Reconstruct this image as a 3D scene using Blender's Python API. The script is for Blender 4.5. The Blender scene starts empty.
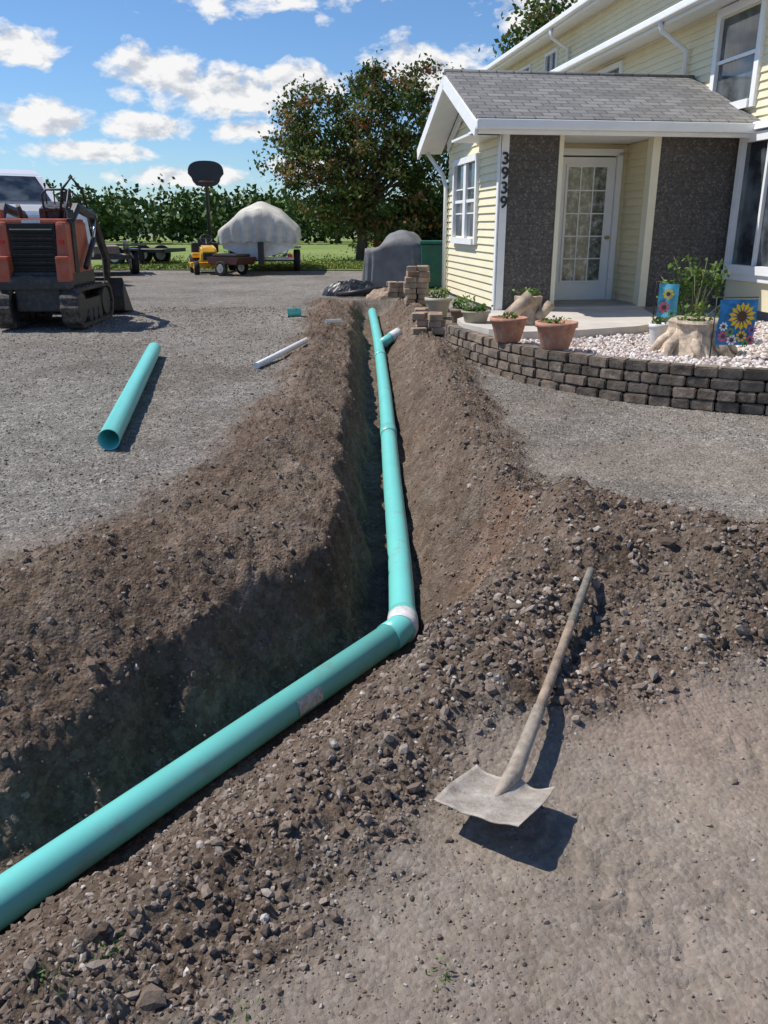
import bpy, bmesh, math, random
import numpy as np
from mathutils import Vector, Matrix, Euler
random.seed(4); rng=np.random.default_rng(7)
scene=bpy.context.scene
COL=scene.collection
# ------------------------------------------------------------------ helpers
def link(o,par=None):
    COL.objects.link(o)
    if par is not None: o.parent=par
    return o
def empty(name,loc=(0,0,0),rz=0.0,scale=1.0):
    e=bpy.data.objects.new(name,None); e.empty_display_size=.2
    e.location=loc; e.rotation_euler=(0,0,rz); e.scale=(scale,)*3
    return link(e)
def setin(node,key,val):
    if key in node.inputs: node.inputs[key].default_value=val
def newmat(name):
    m=bpy.data.materials.new(name); m.use_nodes=True
    nt=m.node_tree; b=nt.nodes['Principled BSDF']
    return m,nt,b
def c4(c): return (c[0],c[1],c[2],1.0)
def ramp(nt,fac,stops,interp='LINEAR'):
    r=nt.nodes.new('ShaderNodeValToRGB'); r.color_ramp.interpolation=interp
    els=r.color_ramp.elements
    while len(els)<len(stops): els.new(.5)
    for e,(p,c) in zip(els,stops): e.position=p; e.color=c4(c) if len(c)==3 else c
    nt.links.new(fac,r.inputs['Fac']); return r.outputs['Color']
def noise(nt,vec,scale,detail=4,rough=.55,dist=0):
    n=nt.nodes.new('ShaderNodeTexNoise'); n.inputs['Scale'].default_value=scale
    n.inputs['Detail'].default_value=detail; n.inputs['Roughness'].default_value=rough
    n.inputs['Distortion'].default_value=dist
    nt.links.new(vec,n.inputs['Vector']); return n.outputs['Fac']
def mixc(nt,fac,a,b,mode='MIX'):
    m=nt.nodes.new('ShaderNodeMix'); m.data_type='RGBA'; m.blend_type=mode
    for i,v in ((0,fac),(6,a),(7,b)):
        if isinstance(v,bpy.types.NodeSocket): nt.links.new(v,m.inputs[i])
        else: m.inputs[i].default_value=v if i==0 else c4(v)
    return m.outputs[2]
def math_(nt,op,a,b=0.0,c=None,clamp=False):
    m=nt.nodes.new('ShaderNodeMath'); m.operation=op; m.use_clamp=clamp
    vals=[a,b] if c is None else [a,b,c]
    for i,v in enumerate(vals):
        if isinstance(v,bpy.types.NodeSocket): nt.links.new(v,m.inputs[i])
        else: m.inputs[i].default_value=v
    return m.outputs[0]
def pmat(name,col,rough=.6,var=.18,scale=6,bump=0.0,bscale=40,metal=0.0,dirt=None,dirtamt=.5,spec=None,coat=0):
    m,nt,b=newmat(name)
    tc=nt.nodes.new('ShaderNodeTexCoord').outputs['Object']
    n=noise(nt,tc,scale,6)
    lo=[max(0,x*(1-var)) for x in col]; hi=[min(1,x*(1+var)) for x in col]
    c=ramp(nt,n,[(.3,lo),(.7,hi)])
    if dirt is not None:
        d=noise(nt,tc,scale*1.7,8,.7)
        f=ramp(nt,d,[(.62-.3*dirtamt,(0,0,0)),(.85-.2*dirtamt,(1,1,1))])
        c=mixc(nt,f,c,dirt)
    nt.links.new(c,b.inputs['Base Color'])
    b.inputs['Roughness'].default_value=rough; b.inputs['Metallic'].default_value=metal
    if spec is not None: setin(b,'Specular IOR Level',spec)
    if coat: setin(b,'Coat Weight',coat)
    if bump:
        bn=nt.nodes.new('ShaderNodeBump'); bn.inputs['Strength'].default_value=bump
        bn.inputs['Distance'].default_value=.01
        nt.links.new(noise(nt,tc,bscale,6,.65),bn.inputs['Height'])
        nt.links.new(bn.outputs['Normal'],b.inputs['Normal'])
    return m
def attrmat(name,stops,attr='tint',rough=.8,bump=0,transl=0):
    m,nt,b=newmat(name)
    a=nt.nodes.new('ShaderNodeAttribute'); a.attribute_name=attr
    c=ramp(nt,a.outputs['Fac'],stops)
    nt.links.new(c,b.inputs['Base Color']); b.inputs['Roughness'].default_value=rough
    setin(b,'Specular IOR Level',.25)
    if bump:
        tc=nt.nodes.new('ShaderNodeTexCoord').outputs['Object']
        bn=nt.nodes.new('ShaderNodeBump'); bn.inputs['Strength'].default_value=bump; bn.inputs['Distance'].default_value=.004
        nt.links.new(noise(nt,tc,120,3),bn.inputs['Height']); nt.links.new(bn.outputs['Normal'],b.inputs['Normal'])
    if transl:
        t=nt.nodes.new('ShaderNodeBsdfTranslucent'); nt.links.new(c,t.inputs['Color'])
        mx=nt.nodes.new('ShaderNodeMixShader'); mx.inputs[0].default_value=transl
        out=nt.nodes['Material Output']
        nt.links.new(b.outputs[0],mx.inputs[1]); nt.links.new(t.outputs[0],mx.inputs[2]); nt.links.new(mx.outputs[0],out.inputs['Surface'])
    return m
def mobj(name,verts,faces,mat=None,par=None,smooth=False,loc=None,rot=None):
    me=bpy.data.meshes.new(name); me.from_pydata([tuple(v) for v in verts],[],faces); me.update()
    if mat: me.materials.append(mat)
    if smooth: me.polygons.foreach_set('use_smooth',[True]*len(me.polygons))
    o=bpy.data.objects.new(name,me)
    if loc is not None: o.location=loc
    if rot is not None: o.rotation_euler=rot
    return link(o,par)
def npmesh(name,V,F,mat,par=None,attrs=None,smooth=False):
    me=bpy.data.meshes.new(name); k=F.shape[1]
    me.vertices.add(len(V)); me.vertices.foreach_set('co',V.astype(np.float32).ravel())
    me.loops.add(F.size); me.loops.foreach_set('vertex_index',F.astype(np.int32).ravel())
    me.polygons.add(len(F)); me.polygons.foreach_set('loop_start',(np.arange(len(F))*k).astype(np.int32))
    me.polygons.foreach_set('use_smooth',np.full(len(F),smooth))
    me.update(calc_edges=True)
    for n,a in (attrs or {}).items():
        at=me.attributes.new(n,'FLOAT','POINT'); at.data.foreach_set('value',a.astype(np.float32))
    me.materials.append(mat)
    o=bpy.data.objects.new(name,me); return link(o,par)
def box(name,size,loc,mat,par=None,rot=(0,0,0),bev=0.0,taper=None):
    bm=bmesh.new(); bmesh.ops.create_cube(bm,size=1)
    for v in bm.verts:
        if taper and v.co.z>0: v.co.x*=taper[0]; v.co.y*=taper[1]
        v.co.x*=size[0]; v.co.y*=size[1]; v.co.z*=size[2]
    if bev: bmesh.ops.bevel(bm,geom=bm.edges[:],offset=bev,segments=2,affect='EDGES',profile=.6)
    me=bpy.data.meshes.new(name); bm.to_mesh(me); bm.free(); me.materials.append(mat)
    o=bpy.data.objects.new(name,me); o.location=loc; o.rotation_euler=rot
    return link(o,par)
def tube(name,pts,r,mat,par=None,seg=14,caps=True,smooth=True,hollow=0):
    pts=[Vector(p) for p in pts]; n=len(pts)
    rs=r if isinstance(r,(list,tuple)) else [r]*n
    V=[];F=[]; prev=None
    for i,p in enumerate(pts):
        if i==0: t=(pts[1]-p)
        elif i==n-1: t=(p-pts[i-1])
        else: t=(pts[i+1]-p).normalized()+(p-pts[i-1]).normalized()
        t.normalize()
        if prev is None:
            a=t.cross(Vector((0,0,1)))
            if a.length<1e-3: a=t.cross(Vector((1,0,0)))
        else: a=prev-t*prev.dot(t)
        a.normalize(); prev=a; b=t.cross(a)
        for k in range(seg):
            th=2*math.pi*k/seg; V.append(p+(a*math.cos(th)+b*math.sin(th))*rs[i])
    for i in range(n-1):
        for k in range(seg):
            F.append((i*seg+k,i*seg+(k+1)%seg,(i+1)*seg+(k+1)%seg,(i+1)*seg+k))
    if caps and not hollow:
        F.append(tuple(range(seg))[::-1]); F.append(tuple((n-1)*seg+k for k in range(seg)))
    if hollow:
        dep=min(rs[0]*8,(pts[-1]-pts[0]).length*.45)
        for end,(i0,q) in enumerate(((0,1),(n-1,n-2))):
            base=len(V); c=pts[i0]; d=(pts[q]-c).normalized()
            for k in range(seg): V.append(c+(V[i0*seg+k]-c)*(1-hollow))
            for k in range(seg): V.append(c+(V[i0*seg+k]-c)*(1-hollow)+d*dep)
            for k in range(seg):
                k2=(k+1)%seg
                F.append((i0*seg+k,i0*seg+k2,base+k2,base+k)); F.append((base+k,base+k2,base+seg+k2,base+seg+k))
            F.append(tuple(base+seg+k for k in range(seg)))
    o=mobj(name,V,F,mat,par)
    if smooth:
        for pl in o.data.polygons: pl.use_smooth=len(pl.vertices)==4
    return o
def cyl(name,p0,p1,r,mat,par=None,r2=None,seg=16): 
    return tube(name,[p0,p1],[r,r if r2 is None else r2],mat,par,seg)
def lathe(name,prof,mat,par=None,loc=(0,0,0),seg=28,wob=0):
    V=[];F=[]
    for i,(r,z) in enumerate(prof):
        for k in range(seg):
            th=2*math.pi*k/seg; rr=r*(1+wob*math.sin(3*th+i*.4)+wob*.6*math.sin(7*th+1))
            V.append((rr*math.cos(th),rr*math.sin(th),z))
    for i in range(len(prof)-1):
        for k in range(seg):
            F.append((i*seg+k,i*seg+(k+1)%seg,(i+1)*seg+(k+1)%seg,(i+1)*seg+k))
    F.append(tuple(range(seg))[::-1]); F.append(tuple((len(prof)-1)*seg+k for k in range(seg)))
    return mobj(name,V,F,mat,par,smooth=False if wob>.05 else True,loc=loc)
def leaves(name,P,size,tint,mat,par=None,flat=0.0,aspect=.55):
    n=len(P); a=rng.normal(size=(n,3)); a/=np.linalg.norm(a,axis=1)[:,None]
    b=rng.normal(size=(n,3)); b-=a*(a*b).sum(1)[:,None]; b/=np.linalg.norm(b,axis=1)[:,None]
    s=(size if np.ndim(size) else np.full(n,size))[:,None]
    V=np.stack([P-a*s*.5,P+b*s*aspect*.5,P+a*s*.5,P-b*s*aspect*.5],1).reshape(-1,3)
    F=np.arange(n*4).reshape(n,4)
    return npmesh(name,V,F,mat,par,{'tint':np.repeat(tint,4)})
# ------------------------------------------------------------------ numpy noise
def vn(x,y,seed=0):
    xi=np.floor(x).astype(np.int64); yi=np.floor(y).astype(np.int64); fx=x-xi; fy=y-yi
    fx=fx*fx*(3-2*fx); fy=fy*fy*(3-2*fy)
    def h(a,b):
        v=(a*374761393+b*668265263+seed*144269504)&0xffffffff
        v=((v^(v>>13))*1274126177)&0xffffffff; v=v^(v>>16); return v/4294967295.0*2-1
    return (h(xi,yi)*(1-fx)+h(xi+1,yi)*fx)*(1-fy)+(h(xi,yi+1)*(1-fx)+h(xi+1,yi+1)*fx)*fy
def fbm(x,y,f,o=4,seed=0,g=.5):
    s=0;a=1;t=0
    for i in range(o):
        c,sn=math.cos(i*1.1),math.sin(i*1.1)
        s=s+a*vn((x*c-y*sn)*f,(x*sn+y*c)*f,seed+i*17); t+=a; a*=g; f*=2.03
    return s/t
def ss(a,b,x):
    t=np.clip((x-a)/(b-a),0,1); return t*t*(3-2*t)
# ------------------------------------------------------------------ terrain
PATH=[(-4.6,-2.65,-.5),(-1.26,2.15,-.5),(.105,4.11,-.5),(.105,5.04,-.48),(.067,6.66,-.42),(.023,9.44,-.30),(-.09,13.15,-.10),(-.22,15.9,.06)]
def pathdist(x,y):
    best=np.full(x.shape,1e9); sg=np.ones(x.shape); zp=np.zeros(x.shape)
    for (ax,ay,az),(bx,by,bz) in zip(PATH[:-1],PATH[1:]):
        dx,dy=bx-ax,by-ay; L=dx*dx+dy*dy
        t=np.clip(((x-ax)*dx+(y-ay)*dy)/L,0,1)
        d=np.hypot(x-ax-t*dx,y-ay-t*dy); m=d<best
        best=np.where(m,d,best); sg=np.where(m,np.sign(dx*(y-ay)-dy*(x-ax)),sg); zp=np.where(m,az+t*(bz-az),zp)
    return best*sg,zp
def base_h(y): return .25*ss(4,17,y)
def terrain(x,y,full=False):
    x=np.asarray(x,float); y=np.asarray(y,float)
    d,zp=pathdist(x,y)
    dn=d+.10*fbm(x,y,1.6,3,1)+.05*fbm(x,y,6,3,2)
    far=ss(4.0,5.4,y); L=dn; R=-dn
    base=base_h(y)
    endf=1-ss(15.4,16.8,y)
    wl=1.75-.55*ss(4,9,y)
    left=(.10+.06*fbm(x,y,.9,2,5))*ss(.3,.95,L)*(1-ss(wl*.62,wl,L+.15*fbm(x,y,1.2,3,9)))
    left=left-(.26*ss(1.25,.2,L)*ss(3.9,2.3,y)+.10*ss(.8,.2,L)*ss(4.6,3.6,y))*(L>-.2)
    rc=.90-.30*far; ro=1.30-.25*far
    right=(.07+.05*far+.04*fbm(x,y,1.3,2,6))*ss(rc*.5,rc,R)*(1-ss(rc,ro,R+.12*fbm(x,y,2,3,10)))
    def blob(cx,cy,rx,ry,a,rot=0,p=1.5):
        c,s=math.cos(rot),math.sin(rot); X=((x-cx)*c+(y-cy)*s)/rx; Y=(-(x-cx)*s+(y-cy)*c)/ry
        return a*np.exp(-(X*X+Y*Y)**p)
    mound=blob(1.12,3.70,.85,.5,.30,-.15)+blob(1.75,3.25,.55,.5,.12)+blob(.85,2.95,.52,.50,.11)+blob(.6,4.25,.35,.6,.12)+blob(.30,2.65,.42,.42,.06)
    mound=mound*ss(.3,.75,R)*(1+.18*fbm(x,y,2.2,3,14))
    moundm=ss(.015,.075,mound+.03*fbm(x,y,3,4,33)+.012*fbm(x,y,14,3,34))
    sp=(left+right)*endf*ss(-3,0,y)
    edge=.16*fbm(x,y,2.5,4,12)+.12*fbm(x,y,14,3,13)
    soil=np.clip(ss(-ro*1.08,-ro*.78,dn+edge)*(1-ss(wl*.78,wl*1.06,dn+.25*fbm(x,y,1.6,4,11)+.12*fbm(x,y,12,3,15))),0,1)*endf
    soil=np.maximum(soil,moundm)
    lump=np.abs(fbm(x,y,5,4,21))
    lump2=np.abs(fbm(x,y,16,3,22))
    dirt=ss(5.0,3.5,y+.6*fbm(x,y,1.2,3,41)+.1*np.abs(x))*(1-soil)
    det=soil*(.055*(lump-.2)+.034*(lump2-.25)+.018*fbm(x,y,42,2,23))+(1-soil)*(.013*fbm(x,y,2.2,3,24)+.009*fbm(x,y,9,3,29)+.006*(1-.35*dirt)*fbm(x,y,30,3,25))
    det=det+soil*.045*fbm(x,y,1.9,3,27)
    fade=1-ss(17,24,y)
    surf=base+sp+mound
    zb=zp-.080
    wr=.86-.30*far
    t=np.where(dn>0,ss(.17,.44,dn),np.clip((R-.09)/(wr-.09),0,1)**.85)
    t=np.where(d>1.9,1,t); t=1-(1-t)*(1-ss(15.9,16.3,y))
    det=det*(1-.45*ss(.3,.1,np.abs(d)))
    h=zb+(surf-zb)*t+det*(.45+.55*t)*fade
    h=np.where((np.abs(d)<.10)&(y<16),np.minimum(h,zp-.05),h)
    # worn, overlapping tread prints in the sandy soil
    def tread(cx,cy,w,l,amp,sd,rot=0):
        wx=x+.05*fbm(x,y,2.6,3,sd+5); wy=y+.05*fbm(x,y,2.6,3,sd+6)
        c_,s_=math.cos(rot),math.sin(rot); ax,ay=.55*c_+.83*s_,-.83*c_+.55*s_
        al=(wx-cx)*ax+(wy-cy)*ay; pe=(wx-cx)*-ay+(wy-cy)*ax
        m=ss(w,w*.7,np.abs(pe))*ss(l,l*.7,np.abs(al))*(1-soil)*ss(-.35,.35,fbm(x,y,3.5,3,sd))
        wv=np.sin(2*np.pi*(al+.045*np.sin(pe*26+1)+.03*fbm(x,y,6,2,sd+1))/.078)
        return m*amp*np.clip(wv*1.3,-1,1)-m*.006
    h=h+tread(.66,1.68,.20,.46,.0065,60)+tread(.95,1.62,.17,.45,.005,80,.35)+tread(1.35,2.0,.2,.5,.004,95,-.1)
    if full:
        dirt=np.maximum(dirt,.45*ss(-.1,.5,fbm(x,y,.9,5,44)+.25*ss(7,5,y))*ss(9,6,y)*(1-soil)*ss(.2,.6,x))
        dirt=dirt*(.78+.22*ss(-.3,.3,fbm(x,y,1.7,4,48)))
        wall=ss(.5,.2,np.abs(dn))
        red=blob(.75,4.45,.30,.45,.8)+.6*blob(.9,2.5,.4,.3,.5)
        return h,soil,dirt,wall,red
    return h
def TH(x,y): return float(terrain(np.array([x]),np.array([y]))[0])
def steps(a,b,f):
    o=[a]
    while o[-1]<b: o.append(o[-1]+f(o[-1]))
    return o
xs=steps(-2.8,2.6,lambda v:.0125)
rt=steps(xs[-1],320,lambda v:.013+.05*(v-2.6))[1:]; lf=steps(2.8,320,lambda v:.013+.05*(v-2.8))[1:]
xs=np.array([-v for v in lf[::-1]]+xs+rt)
ys=steps(-2,.9,lambda v:.04)[:-1]+steps(.9,24,lambda v:max(.0105,.0050*v))
ys+=steps(ys[-1],420,lambda v:.05*(v-18))[1:]
bk=steps(2,200,lambda v:.05+.08*(v-2))[1:]
ys=np.array([-v for v in bk[::-1]]+ys)
GX,GY=np.meshgrid(xs,ys)
H,SO,DI,WA,RE=terrain(GX.ravel(),GY.ravel(),True)
V=np.stack([GX.ravel(),GY.ravel(),H],1); nx,ny=len(xs),len(ys)
idx=np.arange(nx*ny).reshape(ny,nx)
F=np.stack([idx[:-1,:-1].ravel(),idx[:-1,1:].ravel(),idx[1:,1:].ravel(),idx[1:,:-1].ravel()],1)
# ground material
gm,nt,b=newmat('ground_soil_gravel')
tc=nt.nodes.new('ShaderNodeTexCoord').outputs['Object']
def vor(scale,feat='F1'):
    v=nt.nodes.new('ShaderNodeTexVoronoi'); v.feature=feat; v.inputs['Scale'].default_value=scale
    nt.links.new(tc,v.inputs['Vector']); return v
def att(n):
    a=nt.nodes.new('ShaderNodeAttribute'); a.attribute_name=n; return a.outputs['Fac']
v1=vor(60); v2=vor(26)
sep=nt.nodes.new('ShaderNodeSeparateColor'); nt.links.new(v1.outputs['Color'],sep.inputs[0])
sep2=nt.nodes.new('ShaderNodeSeparateColor'); nt.links.new(v2.outputs['Color'],sep2.inputs[0])
nb=noise(nt,tc,.5,7,.65); nm=noise(nt,tc,5,8,.7); nf=noise(nt,tc,45,6,.7)
grav=ramp(nt,sep.outputs[0],[(0,(.10,.094,.085)),(.5,(.205,.194,.18)),(.8,(.33,.312,.29)),(1,(.58,.555,.52))])
grav=mixc(nt,.42,grav,ramp(nt,sep2.outputs[2],[(0,(.10,.094,.085)),(.6,(.215,.203,.188)),(.93,(.35,.332,.308)),(1,(.62,.595,.56))]))
grav=mixc(nt,.3,grav,ramp(nt,nf,[(.3,(.12,.112,.102)),(.7,(.33,.31,.286))]))
grav=mixc(nt,1.0,grav,ramp(nt,nb,[(.32,(.70,.655,.60)),(.5,(1.0,.97,.93)),(.68,(1.20,1.18,1.15))]),'MULTIPLY')
grav=mixc(nt,1.0,grav,ramp(nt,nm,[(.3,(.80,.78,.75)),(.7,(1.16,1.15,1.14))]),'MULTIPLY')
soilc=ramp(nt,nf,[(.25,(.078,.056,.041)),(.5,(.175,.130,.098)),(.75,(.315,.25,.198))])
soilc=mixc(nt,.35,soilc,ramp(nt,sep2.outputs[1],[(0,(.09,.065,.048)),(.6,(.185,.14,.107)),(1,(.37,.305,.25))]))
soilc=mixc(nt,ramp(nt,noise(nt,tc,2.3,6,.65),[(.46,(0,0,0)),(.66,(.45,.45,.45))]),soilc,grav)
soilc=mixc(nt,1.0,soilc,ramp(nt,nm,[(.3,(.66,.62,.58)),(.7,(1.22,1.2,1.18))]),'MULTIPLY')
soilc=mixc(nt,1.0,soilc,ramp(nt,noise(nt,tc,1.3,5,.6),[(.32,(.74,.71,.68)),(.68,(1.14,1.13,1.12))]),'MULTIPLY')
dirtc=ramp(nt,nm,[(.25,(.205,.160,.125)),(.5,(.275,.222,.178)),(.8,(.36,.30,.248))])
dirtc=mixc(nt,.4,dirtc,ramp(nt,nf,[(.3,(.175,.135,.105)),(.7,(.37,.31,.255))]))
dirtc=mixc(nt,1.0,dirtc,ramp(nt,noise(nt,tc,1.6,6,.65),[(.3,(.74,.71,.68)),(.7,(1.16,1.15,1.14))]),'MULTIPLY')
dirtc=mixc(nt,.16,dirtc,ramp(nt,sep.outputs[2],[(0,(.10,.08,.06)),(.6,(.26,.21,.17)),(1,(.48,.42,.36))]))
c=mixc(nt,att('dirt'),grav,dirtc); c=mixc(nt,att('soil'),c,soilc)
c=mixc(nt,math_(nt,'MULTIPLY',att('red'),.5),c,mixc(nt,1.0,c,(1.25,.86,.72),'MULTIPLY'))
nt.links.new(c,b.inputs['Base Color']); b.inputs['Roughness'].default_value=.95; setin(b,'Specular IOR Level',.2)
hgt=math_(nt,'ADD',math_(nt,'MULTIPLY',v1.outputs['Distance'],-.7),math_(nt,'MULTIPLY',nf,1.3))
bn=nt.nodes.new('ShaderNodeBump'); bn.inputs['Distance'].default_value=.016
nt.links.new(math_(nt,'SUBTRACT',1.0,math_(nt,'MULTIPLY',att('dirt'),.5)),bn.inputs['Strength'])
nt.links.new(hgt,bn.inputs['Height']); nt.links.new(bn.outputs['Normal'],b.inputs['Normal'])
npmesh('ground',V,F,gm,None,{'soil':SO,'dirt':DI,'red':RE},smooth=True)
# lawn
lm,nt,b=newmat('lawn_grass'); tc=nt.nodes.new('ShaderNodeTexCoord').outputs['Object']
g=ramp(nt,noise(nt,tc,1.5,8,.7),[(.25,(.10,.16,.028)),(.55,(.19,.26,.05)),(.8,(.31,.33,.10))])
g=mixc(nt,.5,g,ramp(nt,noise(nt,tc,.15,4),[(.3,(.13,.21,.03)),(.7,(.29,.31,.09))]))
nt.links.new(g,b.inputs['Base Color']); b.inputs['Roughness'].default_value=.95
bn=nt.nodes.new('ShaderNodeBump'); bn.inputs['Strength'].default_value=.8; bn.inputs['Distance'].default_value=.05
nt.links.new(noise(nt,tc,14,5,.7),bn.inputs['Height']); nt.links.new(bn.outputs['Normal'],b.inputs['Normal'])
LP=[(-9.5,27.2),(-5,27.0),(0,26.8),(8,26.5),(40,26),(90,60),(90,110),(-90,110),(-90,52),(-20,46),(-13,36)]
mobj('lawn',[(x,y,.275) for x,y in LP],[tuple(range(len(LP)))],lm)
n=14000; gx=rng.uniform(-9.3,3,n); gy=27.1+rng.exponential(2.5,n)
P=np.stack([gx,gy,np.full(n,.31)+rng.uniform(0,.04,n)],1)
leafg=attrmat('grass_blades',[(0,(.10,.15,.02)),(1,(.32,.36,.10))])
leaves('grass',P,rng.uniform(.06,.13,n),rng.random(n),leafg)
# ------------------------------------------------------------------ stones
bm=bmesh.new(); bmesh.ops.create_icosphere(bm,subdivisions=1,radius=1)
IV=np.array([v.co[:] for v in bm.verts]); IF=np.array([[v.index for v in f.verts] for f in bm.faces]); bm.free()
def rocks(name,P,size,tint,mat,par=None,sink=.25):
    n=len(P); var=np.stack([IV*(1+rng.uniform(-.32,.32,(12,1))) for _ in range(16)])
    B=var[rng.integers(0,16,n)]
    sc=np.stack([rng.uniform(.7,1.3,n),rng.uniform(.6,1.1,n),rng.uniform(.45,.9,n)],1)*size[:,None]
    B=B*sc[:,None,:]
    q=rng.normal(size=(n,4)); q[:,1:3]*=.35; q/=np.linalg.norm(q,axis=1)[:,None]
    w,x,y,z=q.T
    R=np.stack([1-2*(y*y+z*z),2*(x*y-z*w),2*(x*z+y*w),2*(x*y+z*w),1-2*(x*x+z*z),2*(y*z-x*w),2*(x*z-y*w),2*(y*z+x*w),1-2*(x*x+y*y)],1).reshape(n,3,3)
    B=np.einsum('nij,nkj->nki',R,B)+P[:,None,:]; B[:,:,2]+=(sc[:,2]*(1-2*sink)*.6)[:,None]
    F=(IF[None]+(np.arange(n)*12)[:,None,None]).reshape(-1,3)
    return npmesh(name,B.reshape(-1,3),F,mat,par,{'tint':np.repeat(tint,12)})
n=250000
Y=np.exp(rng.uniform(math.log(.85),math.log(15),n)); X=rng.uniform(-.62,.62,n)*(Y+.6)
h,so,di,wa,re=terrain(X,Y,True); d,_=pathdist(X,Y)
peb=np.clip(fbm(X,Y,1.3,3,71)*1.4+.45,0,1); pe2=np.clip(fbm(X,Y,3.1,3,77)*1.6+.4,0,1)
right=ss(.2,.6,-d); near=ss(2.6,1.6,Y)
pr=so*(.10+.24*peb*(.35+.65*right)+.16*right)*(1-.35*near)+(1-so)*(di*(.03+.13*peb*pe2)+(1-di)*(.14+.18*peb))
keep=(rng.random(n)<pr)&(np.abs(d)>.12); X,Y,h,so,di,right,near=[a[keep] for a in (X,Y,h,so,di,right,near)]
n=len(X); sz=np.exp(rng.normal(math.log(.0042),.50,n))*(1+.45*so*right)*(1+.25*so)*(1-.22*near)*(1-.25*(1-so)*di)
sz=np.clip(np.maximum(sz,.0010*Y),.0014,.024-.008*near)
tint=np.clip(rng.normal(.42,.2,n)+(1-so)*(1-di)*.12,0,1)
stone=attrmat('stone_fragments',[(0,(.095,.068,.050)),(.4,(.20,.153,.12)),(.7,(.31,.255,.21)),(1,(.54,.50,.45))],bump=.5,rough=.95)
rocks('gravel',np.stack([X,Y,h],1),sz,tint,stone)
n=9000
Y=np.exp(rng.uniform(math.log(.9),math.log(14),n)); X=rng.uniform(-.6,.6,n)*(Y+.6)
h,so,di,wa,re=terrain(X,Y,True); d,_=pathdist(X,Y)
keep=(so>.6)&(np.abs(d)>.16)&(rng.random(n)<.5); X,Y,h=X[keep],Y[keep],h[keep]; n=len(X)
clod=attrmat('soil_clod',[(0,(.095,.068,.05)),(1,(.235,.18,.14))],bump=.8,rough=1)
rocks('soil_clods',np.stack([X,Y,h],1),np.clip(np.exp(rng.normal(math.log(.011),.45,n)),.005,.035),rng.random(n),clod,sink=.4)
# ------------------------------------------------------------------ pipes
def pipemat(name,col,dirtamt):
    return pmat(name,col,rough=.36,var=.05,scale=3,dirt=(.27,.29,.24),dirtamt=dirtamt,bump=.06,bscale=20)
teal=pipemat('pvc_teal',(.17,.60,.555),.18); teal2=pipemat('pvc_teal_clean',(.155,.60,.555),.02)
white_dirty=pmat('pvc_white_primer',(.72,.72,.72),rough=.5,var=.1,dirt=(.36,.45,.42),dirtamt=.5,scale=14)
pipe=empty('sewer_pipe')
R0=.077
tube('near_run',[PATH[0],PATH[1],(PATH[2][0]-.03,PATH[2][1]-.043,PATH[2][2])],R0,teal,pipe,seg=32)
fp=[Vector(p) for p in PATH[2:]]
far=[]
for i in range(len(fp)-1):
    for k in range(6): 
        far.append(fp[i].lerp(fp[i+1],k/6))
far.append(fp[-1])
for _ in range(6):
    far=[far[0]]+[(far[i-1]+far[i]*2+far[i+1])/4 for i in range(1,len(far)-1)]+[far[-1]]
tube('far_run',far,R0,teal,pipe,seg=24)
e=Vector(PATH[2]); d0=(Vector(PATH[1])-e).normalized(); d1=(Vector(PATH[3])-e).normalized()
tube('elbow',[e+d0*.15,e+d0*.06,e+(d0+d1)*.012,e+d1*.06,e+d1*.15],R0+.006,teal,pipe,seg=28)
tube('elbow_hub_out',[e+d1*.10,e+d1*.02,e+d0*.02],R0+.010,white_dirty,pipe,seg=28)
for yy in (8.2,12.1):
    k=min(range(len(far)),key=lambda i:abs(far[i].y-yy)); dd=(far[k+1]-far[k]).normalized()
    tube('bell',[far[k]-dd*.12,far[k]+dd*.1],R0+.006,teal,pipe,seg=24)
a=Vector(PATH[2])+d0*.80; V=[];Fc=[]
up=Vector((0,0,1)); side=d0.cross(up).normalized()
if side.y>0: side=-side
for i in range(8):
    for k in range(7):
        th=math.radians(-15+55*k/6)
        V.append(a+d0*(i*.024)+(side*math.cos(th)+up*math.sin(th))*(R0+.0022))
for i in range(7):
    for k in range(6): Fc.append((i*7+k,i*7+k+1,(i+1)*7+k+1,(i+1)*7+k))
mobj('printed_label',V,Fc,pmat('label_print',(.50,.58,.55),var=.35,scale=40,rough=.6,dirt=(.22,.18,.15),dirtamt=.3),pipe,smooth=True)
wy=Vector((-.07,12.7,-.12)); tube('wye_branch',[wy,wy+Vector((.20,.17,.10))],[.075,.078],teal,pipe,seg=18)
tube('wye_cap',[wy+Vector((.17,.14,.085)),wy+Vector((.30,.25,.15))],.086,white_dirty,pipe,seg=18)
p0=Vector((-2.03,5.95,TH(-2.03,5.95)+.083)); p1=Vector((-2.76,10.05,TH(-2.76,10.05)+.083))
tube('loose_sewer_pipe',[p0,p0.lerp(p1,.5),p1],.08,teal2,None,seg=32,hollow=.07)
q0=Vector((-1.42,9.25,TH(-1.42,9.25)+.04)); q1=Vector((-.98,10.6,TH(-.98,10.6)+.05))
tube('white_pipe',[q0,q1],.034,pmat('pvc_white',(.78,.78,.76),rough=.4,var=.05),None,seg=16)
x,y=-1.45,13.6; z=TH(x,y)
ft=empty('pipe_fitting',(x,y,z)); tube('body',[(-.10,0,.06),(.09,.03,.06)],.07,teal2,ft,hollow=.1); tube('collar',[(.05,.02,.06),(.11,.035,.06)],.078,teal2,ft,hollow=.1)
x,y=-.72,12.2; tube('white_pipe_offcut',[(x-.12,y-.06,TH(x,y)+.06),(x+.1,y+.06,TH(x,y)+.06)],.035,bpy.data.materials['pvc_white'],None,hollow=.1)
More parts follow.
